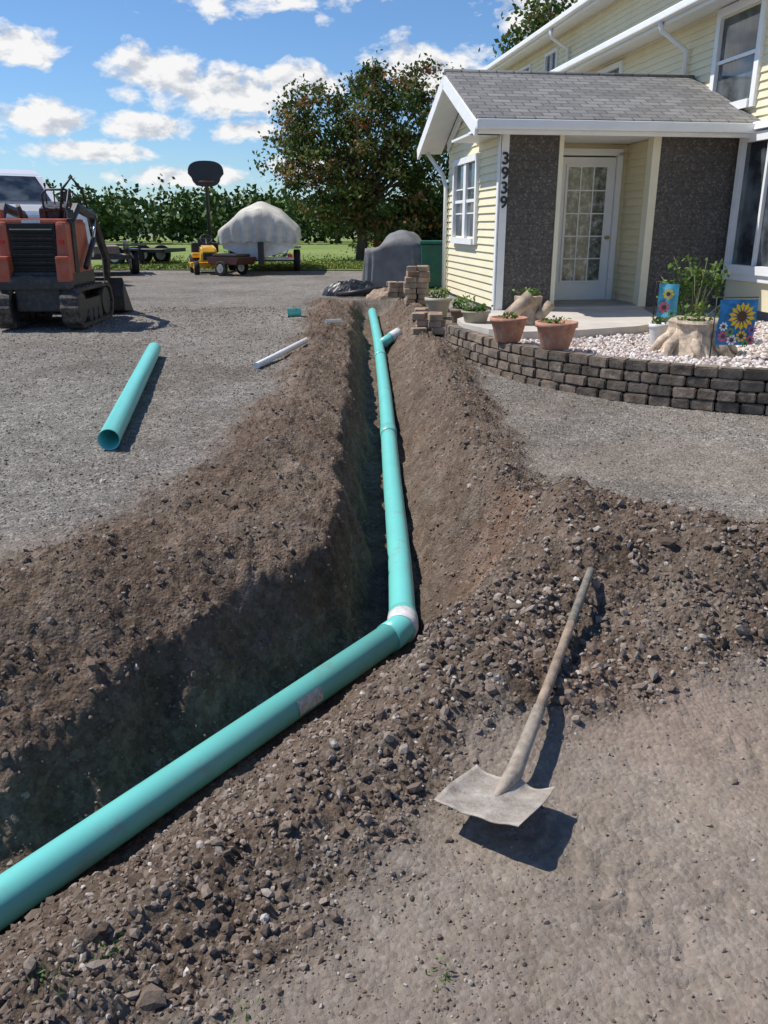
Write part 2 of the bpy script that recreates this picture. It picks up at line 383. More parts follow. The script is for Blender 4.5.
# ------------------------------------------------------------------ shovel
sh=empty('shovel')
hz=TH(.86,3.16)+.05; heel=Vector((.375,2.03,max(TH(.375,2.03)+.05,.06))); endp=Vector((.86,3.18,hz))
for s in np.linspace(.2,1,9):
    p=heel.lerp(endp,s); 
    need=TH(p.x,p.y)+.02-p.z
    if need>0: endp.z+=need/s
dirh=(endp-heel).normalized()
wood=pmat('weathered_wood',(.29,.215,.155),rough=.85,var=.5,scale=14,bump=.5,bscale=60)
steel=pmat('dirty_steel',(.25,.205,.165),rough=.7,var=.45,scale=10,metal=.2,dirt=(.48,.43,.37),dirtamt=.95,bump=.8,bscale=30)
grip=pmat('painted_handle',(.10,.105,.09),rough=.7,var=.5,scale=22,dirt=(.28,.22,.16),dirtamt=.8)
rust=pmat('socket_steel',(.28,.22,.17),rough=.75,var=.4,scale=16,metal=.15,dirt=(.44,.39,.32),dirtamt=.8,bump=.5)
def along(s,dz=0): 
    p=heel+dirh*s; return Vector((p.x,p.y,p.z+dz))
fl=Vector((-.55,-.835,0)).normalized(); sd=Vector((-fl.y,fl.x,0)); 
if sd.x<0: sd=-sd
tube('socket',[heel+fl*.14+Vector((0,0,.018)),heel+fl*.05+Vector((0,0,.026)),along(.02,.02),along(.12,.014),along(.34,.006)],[.008,.020,.026,.023,.0205],rust,sh)
tube('handle',[along(.28,.006),along(.5),along(.8),along(.95)],[.0185,.0175,.017,.0165],wood,sh)
L_=(endp-heel).length
tube('handle_grip',[along(L_*.68),along(L_*.8),along(L_-.02),along(L_),along(L_+.01)],[.0178,.0175,.017,.0175,.012],grip,sh)
V=[];Fc=[]; nu,nv=21,17
for layer in (0,1):
    for i in range(nv):
        s=i/(nv-1)
        for k in range(nu):
            u=k/(nu-1)*2-1
            w=.125+.006*math.sin(s*3)
            L=.25*(1+.03*(1-u*u))
            curl=.026*(abs(u)**4)*(1-.7*s)
            rib=.030*(1-s)**1.4*math.exp(-(u/.28)**2)
            zz=rib+curl+.060*s**1.1-.0035*layer+.0025*math.sin(u*9+s*7)
            p=heel+fl*(s*L-.01-.006*abs(u)*(1-s))+sd*(u*w)+Vector((0,0,zz-.008+.012*u))
            V.append(p)
for layer in (0,1):
    o=layer*nu*nv
    for i in range(nv-1):
        for k in range(nu-1):
            f=(o+i*nu+k,o+i*nu+k+1,o+(i+1)*nu+k+1,o+(i+1)*nu+k); Fc.append(f if layer==0 else f[::-1])
def rim(seq):
    for a_,b_ in zip(seq[:-1],seq[1:]): Fc.append((a_,b_,b_+nu*nv,a_+nu*nv))
rim([k for k in range(nu)]); rim([(nv-1)*nu+k for k in range(nu)]); rim([i*nu for i in range(nv)]); rim([i*nu+nu-1 for i in range(nv)])
mobj('blade',V,Fc,steel,sh,smooth=True)
# ------------------------------------------------------------------ house
A=math.radians(8)
house=empty('yellow_house',(0,0,0),A)
cream=pmat('cream_vinyl_siding',(.82,.735,.50),rough=.55,var=.05,scale=2)
whitep=pmat('white_trim',(.85,.85,.83),rough=.5,var=.04,scale=4)
creamt=pmat('cream_trim',(.80,.74,.55),rough=.5,var=.04)
glass,nt,b=newmat('window_glass'); b.inputs['Roughness'].default_value=.04; setin(b,'Specular IOR Level',.9)
tc=nt.nodes.new('ShaderNodeTexCoord').outputs['Object']
nt.links.new(ramp(nt,noise(nt,tc,2.2,3),[(.4,(.02,.025,.03)),(.65,(.13,.15,.16))]),b.inputs['Base Color'])  # pane reflections painted into the base colour as soft noise
concrete=pmat('concrete',(.54,.49,.43),rough=.9,var=.12,scale=3,bump=.2,bscale=60)
found=pmat('foundation',(.34,.33,.31),rough=.95,var=.15,scale=5,bump=.4)
spn,nt,b=newmat('grey_stone_panel'); tc=nt.nodes.new('ShaderNodeTexCoord').outputs['Object']
vv_=nt.nodes.new('ShaderNodeTexVoronoi'); vv_.inputs['Scale'].default_value=50; nt.links.new(tc,vv_.inputs['Vector'])
sp_=nt.nodes.new('ShaderNodeSeparateColor'); nt.links.new(vv_.outputs['Color'],sp_.inputs[0])
cc=ramp(nt,sp_.outputs[0],[(0,(.062,.054,.047)),(.5,(.108,.096,.085)),(.85,(.16,.146,.131)),(1,(.30,.28,.255))])
cc=mixc(nt,.4,cc,ramp(nt,noise(nt,tc,22,6,.75),[(.3,(.06,.053,.046)),(.7,(.19,.172,.155))]))
br=nt.nodes.new('ShaderNodeTexBrick'); mp=nt.nodes.new('ShaderNodeMapping'); mp.inputs['Rotation'].default_value=(math.radians(90),0,0); nt.links.new(tc,mp.inputs[0]); nt.links.new(mp.outputs[0],br.inputs['Vector'])
br.inputs['Scale'].default_value=1; br.inputs['Brick Width'].default_value=.40; br.inputs['Row Height'].default_value=.20; br.inputs['Mortar Size'].default_value=.006
br.inputs['Color1'].default_value=(1,1,1,1); br.inputs['Color2'].default_value=(.88,.88,.88,1); br.inputs['Mortar'].default_value=(.70,.70,.70,1)
cc=mixc(nt,1.0,cc,br.outputs['Color'],'MULTIPLY')
nt.links.new(cc,b.inputs['Base Color']); b.inputs['Roughness'].default_value=.95
bn=nt.nodes.new('ShaderNodeBump'); bn.inputs['Strength'].default_value=.9; bn.inputs['Distance'].default_value=.015
nt.links.new(noise(nt,tc,40,5,.7),bn.inputs['Height']); nt.links.new(bn.outputs['Normal'],b.inputs['Normal'])
shg,nt,b=newmat('grey_shingles'); tc=nt.nodes.new('ShaderNodeTexCoord').outputs['Object']
br=nt.nodes.new('ShaderNodeTexBrick'); nt.links.new(tc,br.inputs['Vector'])
br.inputs['Color1'].default_value=(.13,.127,.122,1); br.inputs['Color2'].default_value=(.27,.262,.25,1); br.inputs['Mortar'].default_value=(.045,.045,.045,1)
br.inputs['Scale'].default_value=1; br.inputs['Brick Width'].default_value=.26; br.inputs['Row Height'].default_value=.145; br.inputs['Mortar Size'].default_value=.012
cc=mixc(nt,.35,br.outputs['Color'],ramp(nt,noise(nt,tc,30,6,.7),[(.3,(.11,.105,.10)),(.7,(.33,.32,.305))]))
cc=mixc(nt,1.0,cc,ramp(nt,noise(nt,tc,1.5,5,.6),[(.3,(.85,.85,.85)),(.7,(1.12,1.12,1.12))]),'MULTIPLY')
nt.links.new(cc,b.inputs['Base Color']); b.inputs['Roughness'].default_value=.95
bn=nt.nodes.new('ShaderNodeBump'); bn.inputs['Strength'].default_value=.7; bn.inputs['Distance'].default_value=.012
nt.links.new(br.outputs['Fac'],bn.inputs['Height']); bn.invert=True; nt.links.new(bn.outputs['Normal'],b.inputs['Normal'])
def siding(name,o,dv,nv_,L,z0,z1,openings=(),span=None,e=.105):
    o=Vector((o[0],o[1],0)); dv=Vector((dv[0],dv[1],0)); n_=Vector((nv_[0],nv_[1],0)); V=[];Fc=[]
    z=z0
    while z<z1-.01:
        zt=min(z+e,z1); zm=(z+zt)/2
        iv=[(0,L)] if span is None else [span(zm)]
        for (a0,a1,b0,b1) in openings:
            if b0<zm<b1:
                new=[]
                for s,t in iv:
                    if a1<=s or a0>=t: new.append((s,t)); continue
                    if a0>s: new.append((s,a0))
                    if a1<t: new.append((a1,t))
                iv=new
        for s,t in iv:
            if t-s<.01: continue
            k=len(V); p=o+dv*s; q=o+dv*t
            for pt,off,zz in ((p,.002,z),(q,.002,z),(q,.024,z),(p,.024,z),(q,.002,zt),(p,.002,zt)):
                w=pt+n_*off; V.append((w.x,w.y,zz))
            Fc+= [(k,k+1,k+2,k+3),(k+3,k+2,k+4,k+5)]
        z=zt
    return mobj(name,V,Fc,cream,house)
def obox(name,c,dv,size,mat,bev=0):
    return box(name,size,c,mat,house,rot=(0,0,math.atan2(dv[1],dv[0])),bev=bev)
def window(name,c,dv,nrm,w,h,nx=1,nz=1,tr=.09,sash=True,glassmat=None,mull=.03):
    dv=Vector((dv[0],dv[1],0)); n_=Vector((nrm[0],nrm[1],0)); c=Vector(c)
    g=glassmat or glass
    obox(name+'_glass',c+n_*.0,dv,(w,.01,h),g)
    for s in (-1,1):
        obox(name+'_jamb',c+dv*(s*(w/2+tr/2-.01))+n_*.03,dv,(tr,.07,h+2*tr),whitep,.004)
    obox(name+'_head',c+Vector((0,0,h/2+tr/2))+n_*.034,dv,(w-.02,.07,tr),whitep)
    obox(name+'_sill',c-Vector((0,0,h/2+tr/2))+n_*.044,dv,(w-.02,.10,tr),whitep)
    if sash: obox(name+'_meeting_rail',c+n_*.018,dv,(w-.024,.03,.045),whitep)
    for i in range(1,nx): obox(name+'_mullion',c+dv*(w*(i/nx-.5))+n_*.026,dv,(mull,.05,h-.01),whitep)
    for i in range(1,nz): obox(name+'_muntin',c+Vector((0,0,h*(i/nz-.5)))+n_*.011,dv,(w-.03,.014,.02),whitep)
U=6.6
op=[(7.5-4,9.1-4,3.2,4.3),(9.35-4,11.35-4,1.0,2.75),(11.45-4,12.5-4,3.2,4.35),(5-4,6.4-4,1.2,2.6),(16-4,17-4,3.2,4.3)]
siding('siding_main',(U,4),(0,1),(-1,0),14.7,.55,4.5,op)
siding('siding_south',(U,4),(1,0),(0,-1),6.4,.55,4.5)
siding('siding_north',(U,18.7),(1,0),(0,1),6.4,.55,4.5)
box('foundation',(6.3,14.6,.9),(U+3.2,11.35,.1),found,house)
window('upper_window',(U,11.98,3.775),(0,1),(-1,0),1.04,1.15,tr=.11)
window('upper_window_near',(U,8.3,3.75),(0,1),(-1,0),1.6,1.1,nx=2)
window('side_window',(U,5.7,1.9),(0,1),(-1,0),1.4,1.4,nx=2)
window('upper_window_rear',(U,16.5,3.75),(0,1),(-1,0),1.0,1.1)
bay=U-.10
window('bay_window',(bay,10.4,1.86),(0,1),(-1,0),1.8,1.55,nx=3,sash=False,tr=.11,mull=.05)
for vv in (9.40,11.40): box('bay_side',(.13,.06,1.75),(bay+.065,vv,1.87),whitep,house)
box('bay_base',(.20,2.1,.12),(bay+.04,10.4,.94),whitep,house,bev=.01)
box('bay_skirt',(.12,1.96,.36),(bay+.06,10.4,.7),cream,house)
box('bay_cap',(.26,2.2,.10),(bay+.02,10.4,2.82),whitep,house,bev=.01,taper=(.7,.97))
def slab(name,p0,p1,u_or_v0,u_or_v1,axis,th,mat):
    L=math.hypot(p1[0]-p0[0],p1[1]-p0[1]); W=u_or_v1-u_or_v0
    cp=((p0[0]+p1[0])/2,(p0[1]+p1[1])/2); mid=(u_or_v0+u_or_v1)/2
    o=box(name,(W,L,th),(0,0,0),mat,house)
    if axis=='u':
        X=Vector((1,0,0)); Yv=Vector((0,p1[0]-p0[0],p1[1]-p0[1])).normalized(); loc=Vector((mid,cp[0],cp[1]))
    else:
        X=Vector((0,-1,0)); Yv=Vector((p1[0]-p0[0],0,p1[1]-p0[1])).normalized(); loc=Vector((cp[0],mid,cp[1]))
    Z=X.cross(Yv)
    if Z.z<0: X=-X; Z=X.cross(Yv)
    M=Matrix((X,Yv,Z)).transposed().to_4x4(); M.translation=loc
    o.matrix_local=M
    return o
slab('roof_near_west',(6.13,4.60),(9.8,5.55),3.7,18.95,'v',.05,shg)
slab('roof_near_east',(13.4,4.60),(9.8,5.55),3.7,18.95,'v',.05,shg)
box('soffit_near',(.46,15.2,.03),(6.37,11.32,4.50),whitep,house)
box('fascia_near',(.03,15.2,.17),(6.12,11.32,4.50),whitep,house)
box('gutter_near',(.11,15.1,.11),(6.045,11.32,4.52),whitep,house,bev=.02)
tube('downspout_near',[(6.05,13.4,4.48),(6.1,13.4,4.35),(6.52,13.4,4.1),(6.52,13.4,3.6)],.04,whitep,house,seg=8)
siding('siding_upper',(7.0,10),(0,1),(-1,0),17.5,4.6,5.7,[(23.3-10-.45,23.3-10+.45,4.62,5.4),(21.2-10-.4,21.2-10+.4,4.62,5.4),(26-10-.4,26-10+.4,4.62,5.4)])
siding('siding_upper_low',(7.0,18.7),(0,1),(-1,0),8.8,.5,4.6)
siding('siding_upper_south',(7.0,10),(1,0),(0,-1),6.0,4.6,5.7)
siding('siding_upper_north',(7.0,27.5),(1,0),(0,1),6.0,.5,5.7)
for vv,w in ((23.3,.9),(21.2,.8),(26,.8)): window('attic_window',(7.0,vv,5.01),(0,1),(-1,0),w-.02,.78,nx=2,sash=False,tr=.06)
slab('roof_upper_west',(6.58,5.80),(10,7.0),9.6,27.9,'v',.06,shg)
slab('roof_upper_east',(13.4,5.80),(10,7.0),9.6,27.9,'v',.06,shg)
box('soffit_upper',(.42,18.3,.03),(6.8,18.75,5.71),whitep,house)
box('fascia_upper',(.03,18.3,.18),(6.57,18.75,5.72),whitep,house)
box('gutter_upper',(.11,18.2,.11),(6.495,18.75,5.74),whitep,house,bev=.02)
tube('downspout_upper',[(6.5,20,5.7),(6.55,20,5.5),(6.93,20,5.3),(6.93,20,4.6)],.04,whitep,house,seg=8)
VF=11.55; VB=14.8; VR=13.2; EZ=2.80; RZ=3.62; sl=(RZ-EZ)/(VR-11.15)
def gspan(z):
    if z<2.72: return (0,VB-VF)
    lo=11.15+(z-EZ)/sl+.05; hi=2*VR-lo
    return (max(0,lo-VF),min(VB-VF,hi-VF))
siding('siding_vestibule',(3.2,VF),(0,1),(-1,0),VB-VF,.5,3.55,[(12.75-VF,14.2-VF,1.4,2.5)],gspan)
siding('siding_vestibule_back',(3.2,VB),(1,0),(0,1),3.35,.5,2.8)
window('vestibule_window',(3.2,13.475,1.95),(0,1),(-1,0),1.43,1.08,nx=2,nz=3,mull=.16)
box('foundation_vestibule',(3.36,3.2,.55),(4.89,13.2,.24),found,house)
box('corner_board_front',(.10,.05,2.25),(3.235,VF-.0,1.6),whitep,house)
box('corner_board_side',(.02,.09,2.25),(3.168,VF+.03,1.6),whitep,house)
box('stone_panel_a',(.68,.14,2.22),(3.63,VF+.07,1.61),spn,house,bev=.006)
box('stone_panel_b',(1.18,.14,2.22),(5.99,VF+.07,1.61),spn,house,bev=.006)
box('opening_trim_a',(.06,.17,2.22),(4.005,VF+.07,1.61),creamt,house)
box('opening_trim_b',(.11,.17,2.22),(5.34,VF+.07,1.61),creamt,house)
box('frieze',(3.42,.10,.14),(4.87,VF+.03,2.79),whitep,house)
box('porch_ceiling',(3.8,1.6,.03),(4.68,11.98,2.735),whitep,house)
siding('siding_alcove',(5.395,11.72),(0,1),(-1,0),.9,.5,2.72)
siding('siding_alcove_left',(4.03,11.72),(0,1),(1,0),.9,.5,2.72)
siding('siding_door_wall',(4.0,12.62),(1,0),(0,-1),1.42,.5,2.72,[(.34,1.22,.4,2.58)])
box('threshold',(1.4,1.1,.06),(4.7,12.1,.47),concrete,house)
dg,nt,b=newmat('door_glass'); b.inputs['Roughness'].default_value=.08; setin(b,'Specular IOR Level',.8)
tc=nt.nodes.new('ShaderNodeTexCoord').outputs['Object']
nt.links.new(ramp(nt,noise(nt,tc,9,4,.7),[(.35,(.05,.055,.045)),(.52,(.17,.19,.16)),(.7,(.60,.62,.60))]),b.inputs['Base Color'])  # pale noise patches in the colour stand in for reflections on the door glass
dx=4.78
box('door_slab',(.86,.045,2.03),(dx,12.60,1.52),whitep,house,bev=.004)
box('door_glass',(.60,.012,1.62),(dx,12.572,1.60),dg,house)
for s in (-1,1): box('door_glass_frame',(.03,.03,1.66),(dx+s*.31,12.565,1.60),whitep,house)
for s in (-1,1): box('door_glass_frame',(.59,.03,.03),(dx,12.565,1.60+s*.815),whitep,house)
for i in range(1,3): box('door_muntin',(.018,.02,1.6),(dx-.295+.59*i/3,12.564,1.60),whitep,house)
for i in range(1,5): box('door_muntin',(.58,.016,.018),(dx,12.560,.8+1.6*i/5),whitep,house)
for s in (-1,1): box('door_jamb',(.08,.10,2.12),(dx+s*.475,12.58,1.54),whitep,house)
box('door_head',(1.03,.10,.09),(dx,12.58,2.60),whitep,house)
cyl('door_knob',(dx+.37,12.58,1.42),(dx+.37,12.50,1.42),.025,pmat('brass',(.5,.38,.15),metal=.8,rough=.3),house)
slab('roof_vestibule_front',(11.12,EZ-.01+.06),(VR,RZ+.06),2.75,U-.02,'u',.05,shg)
slab('roof_vestibule_back',(2*VR-11.12,EZ-.01+.06),(VR,RZ+.06),2.75,U-.02,'u',.05,shg)
cyl('ridge_cap',(2.74,VR,RZ+.075),(U-.02,VR,RZ+.075),.045,shg,house,seg=8)
for nm,p0 in (('rake_front',(11.14,EZ-.06)),('rake_back',(2*VR-11.14,EZ-.06))):
    slab(nm,p0,(VR,RZ-.05),2.72,2.76,'u',.17,whitep)
    slab(nm+'_frieze',(p0[0]+(.45 if p0[0]<13 else -.45),EZ+.02),(VR,RZ-.13),3.150,3.174,'u',.16,whitep)
    slab(nm+'_soffit',(p0[0],EZ-.04),(VR,RZ-.02),2.765,3.145,'u',.02,whitep)
box('gutter_front',(3.85,.11,.12),(4.64,11.075,EZ-.01),whitep,house,bev=.025)
box('fascia_front',(3.8,.03,.15),(4.66,11.145,EZ-.04),whitep,house)
box('eave_return',(.45,.5,.03),(2.98,11.4,2.735),whitep,house)
tube('downspout_vest_rear',[(2.9,15.2,2.75),(3.1,14.9,2.4),(3.13,14.75,2.2),(3.13,14.75,.5)],.035,whitep,house,seg=8)
black=pmat('black_paint',(.02,.02,.02),rough=.5)
cu=bpy.data.curves.new('house_number_text','FONT'); cu.body='3\n9\n3\n9'; cu.size=.21; cu.extrude=.008; cu.space_line=.86; cu.align_x='CENTER'; cu.offset=.004
to=bpy.data.objects.new('house_number_tmp',cu); COL.objects.link(to)
dg_=bpy.context.evaluated_depsgraph_get(); me=bpy.data.meshes.new_from_object(to.evaluated_get(dg_)); COL.objects.unlink(to); bpy.data.objects.remove(to)
me.materials.clear(); me.materials.append(black)
no=bpy.data.objects.new('house_number',me); no.location=(3.24,VF-.035,2.36); no.rotation_euler=(math.pi/2,0,0); link(no,house)
# ------------------------------------------------------------------ patio, bed, retaining wall
WC=[(.78,10.75),(.84,10.2),(1.22,9.0),(1.6,8.3),(2.05,7.8),(2.65,7.37),(3.32,7.07),(4.2,6.85),(5.6,6.75)]
def catmull(P,n=10):
    out=[];Q=[P[0]]+P+[P[-1]]
    for i in range(1,len(Q)-2):
        for k in range(n):
            t=k/n; p=[]
            for c in range(2):
                a,b_,c_,d_=Q[i-1][c],Q[i][c],Q[i+1][c],Q[i+2][c]
                p.append(.5*(2*b_+(c_-a)*t+(2*a-5*b_+4*c_-d_)*t*t+(3*b_-a-3*c_+d_)*t**3))
            out.append(tuple(p))
    out.append(P[-1]); return out
wc=catmull(WC,12); acc=[0]
for a_,b_ in zip(wc[:-1],wc[1:]): acc.append(acc[-1]+math.dist(a_,b_))
def wpt(s):
    s=min(max(s,0),acc[-1]-1e-4); i=np.searchsorted(acc,s,side='right')-1; t=(s-acc[i])/(acc[i+1]-acc[i])
    a_,b_=wc[i],wc[i+1]; dd=Vector((b_[0]-a_[0],b_[1]-a_[1],0)).normalized()
    return Vector((a_[0]+(b_[0]-a_[0])*t,a_[1]+(b_[1]-a_[1])*t,0)),dd
bm=bmesh.new(); TOP=.43; ch=.098; bl=.205
tl=bm.verts.layers.float.new('tint')
for course in range(5):
    zt=TOP-ch*course; s=(.1 if course%2 else 0)
    while s<acc[-1]-.05:
        L=bl*random.choice((.8,1,1,1.15)); p,dd=wpt(s+L/2)
        g0=base_h(p.y)
        if zt<g0-.02: s+=L; continue
        nrm=Vector((dd.y,-dd.x,0)); ang=math.atan2(dd.y,dd.x)
        r=bmesh.ops.create_cube(bm,size=1); vs=r['verts']
        M=Matrix.Translation(p+Vector((0,0,zt-ch/2+random.uniform(-.002,.002)))-nrm*(.07+.012*(-course)+random.uniform(-.012,.012)))@Matrix.Rotation(ang+random.uniform(-.06,.06),4,'Z')@Matrix.Diagonal((L-.010,.15,ch-.008,1))
        bmesh.ops.transform(bm,matrix=M,verts=vs)
        tv=random.random()
        for v in vs: v.co+=Vector((random.uniform(-.006,.006),random.uniform(-.010,.010),random.uniform(-.003,.003))); v[tl]=tv
        s+=L
bmesh.ops.bevel(bm,geom=bm.edges[:],offset=.011,segments=2,affect='EDGES')
me=bpy.data.meshes.new('retaining_wall'); bm.to_mesh(me); bm.free()
wm=pmat('retaining_block',(.165,.132,.104),rough=.95,var=.5,scale=7,bump=1.0,bscale=38,dirt=(.32,.27,.22),dirtamt=.4)
nt=wm.node_tree; b=nt.nodes['Principled BSDF']; src=b.inputs['Base Color'].links[0].from_socket
a_=nt.nodes.new('ShaderNodeAttribute'); a_.attribute_name='tint'
nt.links.new(mixc(nt,1.0,src,ramp(nt,a_.outputs['Fac'],[(0,(.6,.58,.55)),(.5,(.95,.92,.9)),(1,(1.3,1.22,1.15))]),'MULTIPLY'),b.inputs['Base Color'])
me.materials.append(wm)
link(bpy.data.objects.new('retaining_wall',me))
def house2w(u,v): return (u*math.cos(A)-v*math.sin(A),u*math.sin(A)+v*math.cos(A))
inner=[(p[0]+.08,p[1]+.09) for p in wc]
poly=inner+[house2w(U-.03,5.6),house2w(U-.03,11.52),house2w(3.15,11.52)]
mobj('planting_bed',[(x,y,.36) for x,y in poly],[tuple(range(len(poly)))],pmat('bed_soil',(.30,.25,.20),rough=1,bump=.6))
sp=[(.93,10.75),(.95,10.2),(1.2,9.65),(1.55,9.4),(2.2,9.55),(3.0,9.95),(3.35,10.3),(3.55,10.9),house2w(5.36,11.55),house2w(5.36,12.5),house2w(4.05,12.5),house2w(4.05,11.52),house2w(3.0,11.52)]
m=len(sp); patio=mobj('patio',[(x,y,.475) for x,y in sp]+[(x,y,.3) for x,y in sp],[tuple(range(m))]+[(i,(i+1)%m,(i+1)%m+m,i+m) for i in range(m)],concrete)
def inpoly(x,y,P):
    c=np.zeros(x.shape,bool); j=len(P)-1
    for i in range(len(P)):
        xi,yi=P[i];xj,yj=P[j]
        c^=((yi>y)!=(yj>y))&(x<(xj-xi)*(y-yi)/(yj-yi+1e-12)+xi); j=i
    return c
n=48000; x=rng.uniform(.8,7,n); y=rng.uniform(6.6,12.5,n)
k=inpoly(x,y,poly)&~inpoly(x,y,sp)&(x+.0>1.2); x,y=x[k],y[k]; n=len(x)
wst=attrmat('white_stones',[(0,(.34,.255,.21)),(.35,(.60,.51,.455)),(1,(.80,.75,.70))],rough=.8)
rocks('decorative_stones',np.stack([x,y,rng.uniform(.35,.385,n)],1),rng.uniform(.014,.03,n),rng.random(n),wst)
# ------------------------------------------------------------------ pots, planters, plants
terra=pmat('terracotta',(.46,.215,.135),rough=.85,var=.18,dirt=(.52,.40,.32),dirtamt=.45,scale=9)
greenl=attrmat('plant_leaves',[(0,(.03,.06,.012)),(.5,(.09,.165,.03)),(.9,(.19,.28,.055)),(1,(.38,.34,.09))],transl=.25,rough=.6)
soilm=pmat('potting_soil',(.06,.045,.035),rough=1)
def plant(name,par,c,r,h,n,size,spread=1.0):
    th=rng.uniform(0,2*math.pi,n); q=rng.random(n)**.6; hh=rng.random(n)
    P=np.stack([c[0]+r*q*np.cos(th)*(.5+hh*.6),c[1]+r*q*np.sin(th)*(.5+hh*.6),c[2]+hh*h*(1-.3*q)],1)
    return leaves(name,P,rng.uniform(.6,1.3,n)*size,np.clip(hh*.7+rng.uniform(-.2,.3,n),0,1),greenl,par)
def pot(name,loc,r,h,mat,pl=None,taper=.7):
    e=empty(name,loc)
    lathe('pot_body',[(r*taper*.96,0),(r*taper,.01),(r*.96,h*.78),(r*.98,h*.8),(r*1.05,h*.81),(r*1.06,h),(r*.93,h),(r*.92,h*.86)],mat,e)
    lathe('pot_soil',[(r*.91,h*.84),(r*.91,h*.87),(.01,h*.9)],soilm,e)
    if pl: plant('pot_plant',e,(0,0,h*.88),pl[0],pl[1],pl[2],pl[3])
    return e
pot('terracotta_pot',(1.32,8.95,.43),.19,.25,terra,(.12,.08,40,.05))
pot('terracotta_pot',(1.72,8.42,.43),.20,.26,terra,(.15,.09,60,.05))
pot('terracotta_pot',(1.12,10.35,.475),.17,.14,pmat('tan_pot',(.35,.31,.22),var=.15),(.2,.12,120,.06),.8)
pot('flower_pot',(2.93,9.0,.37),.10,.24,pmat('white_pot',(.72,.72,.70),rough=.4),(.12,.12,40,.06))
pot('flower_pot',(3.86,7.75,.38),.16,.26,pmat('dark_pot',(.05,.05,.05),rough=.5),(.22,.3,200,.07))
pot('flower_pot',(.85,13.4,TH(.85,13.4)),.2,.3,pmat('tan_pot2',(.45,.40,.30),var=.15),(.22,.2,130,.07))
pot('flower_pot',(1.12,12.2,TH(1.12,12.2)),.17,.3,pmat('brown_pot',(.22,.14,.09),var=.15),(.2,.25,120,.07))
bark=pmat('cut_log',(.42,.32,.23),rough=.95,var=.45,scale=9,bump=1,bscale=18)
lg=empty('log_planter',(1.72,10.2,.475))
lathe('log',[(.20,0),(.17,.08),(.15,.22),(.16,.32),(.13,.33),(.12,.28)],bark,lg,wob=.08)
cyl('side_log',(-.24,-.12,.09),(.02,-.14,.34),.085,bark,lg); cyl('side_log_b',(.1,-.14,.07),(.26,-.1,.24),.06,bark,lg)
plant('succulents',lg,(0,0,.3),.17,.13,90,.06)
st=empty('stump_planter',(3.12,8.42,.36)); stm=pmat('bleached_stump',(.58,.46,.34),rough=.95,var=.4,scale=9,bump=1,bscale=14,dirt=(.20,.145,.10),dirtamt=.5)
lathe('stump',[(.36,0),(.31,.06),(.27,.16),(.25,.27),(.27,.33),(.25,.36),(.21,.335),(.19,.29),(.01,.28)],stm,st,wob=.13,seg=40)
for i in range(8):
    t=i*.82+.3; tube('root_%d'%i,[(math.cos(t)*.20,math.sin(t)*.20,.22),(math.cos(t)*.32,math.sin(t)*.32,.12),(math.cos(t+.15)*.42,math.sin(t+.15)*.42,0)],[.05,.055,.03],stm,st,seg=8)
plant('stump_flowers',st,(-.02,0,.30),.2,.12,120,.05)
sb=empty('flowering_shrub',(3.42,9.35,.37)); stemm=pmat('stem',(.12,.14,.05))
for i in range(22):
    t=rng.uniform(0,6.28); r=rng.uniform(.12,.50); hh=rng.uniform(.40,.95)
    tube('stem_%d'%i,[(0,0,0),(math.cos(t)*r*.4,math.sin(t)*r*.4,hh*.6),(math.cos(t)*r,math.sin(t)*r,hh)],[.008,.006,.004],stemm,sb,seg=5)
    plant('leaf_clump_%d'%i,sb,(math.cos(t)*r*.85,math.sin(t)*r*.85,hh-.30),.09,.33,30,.065)
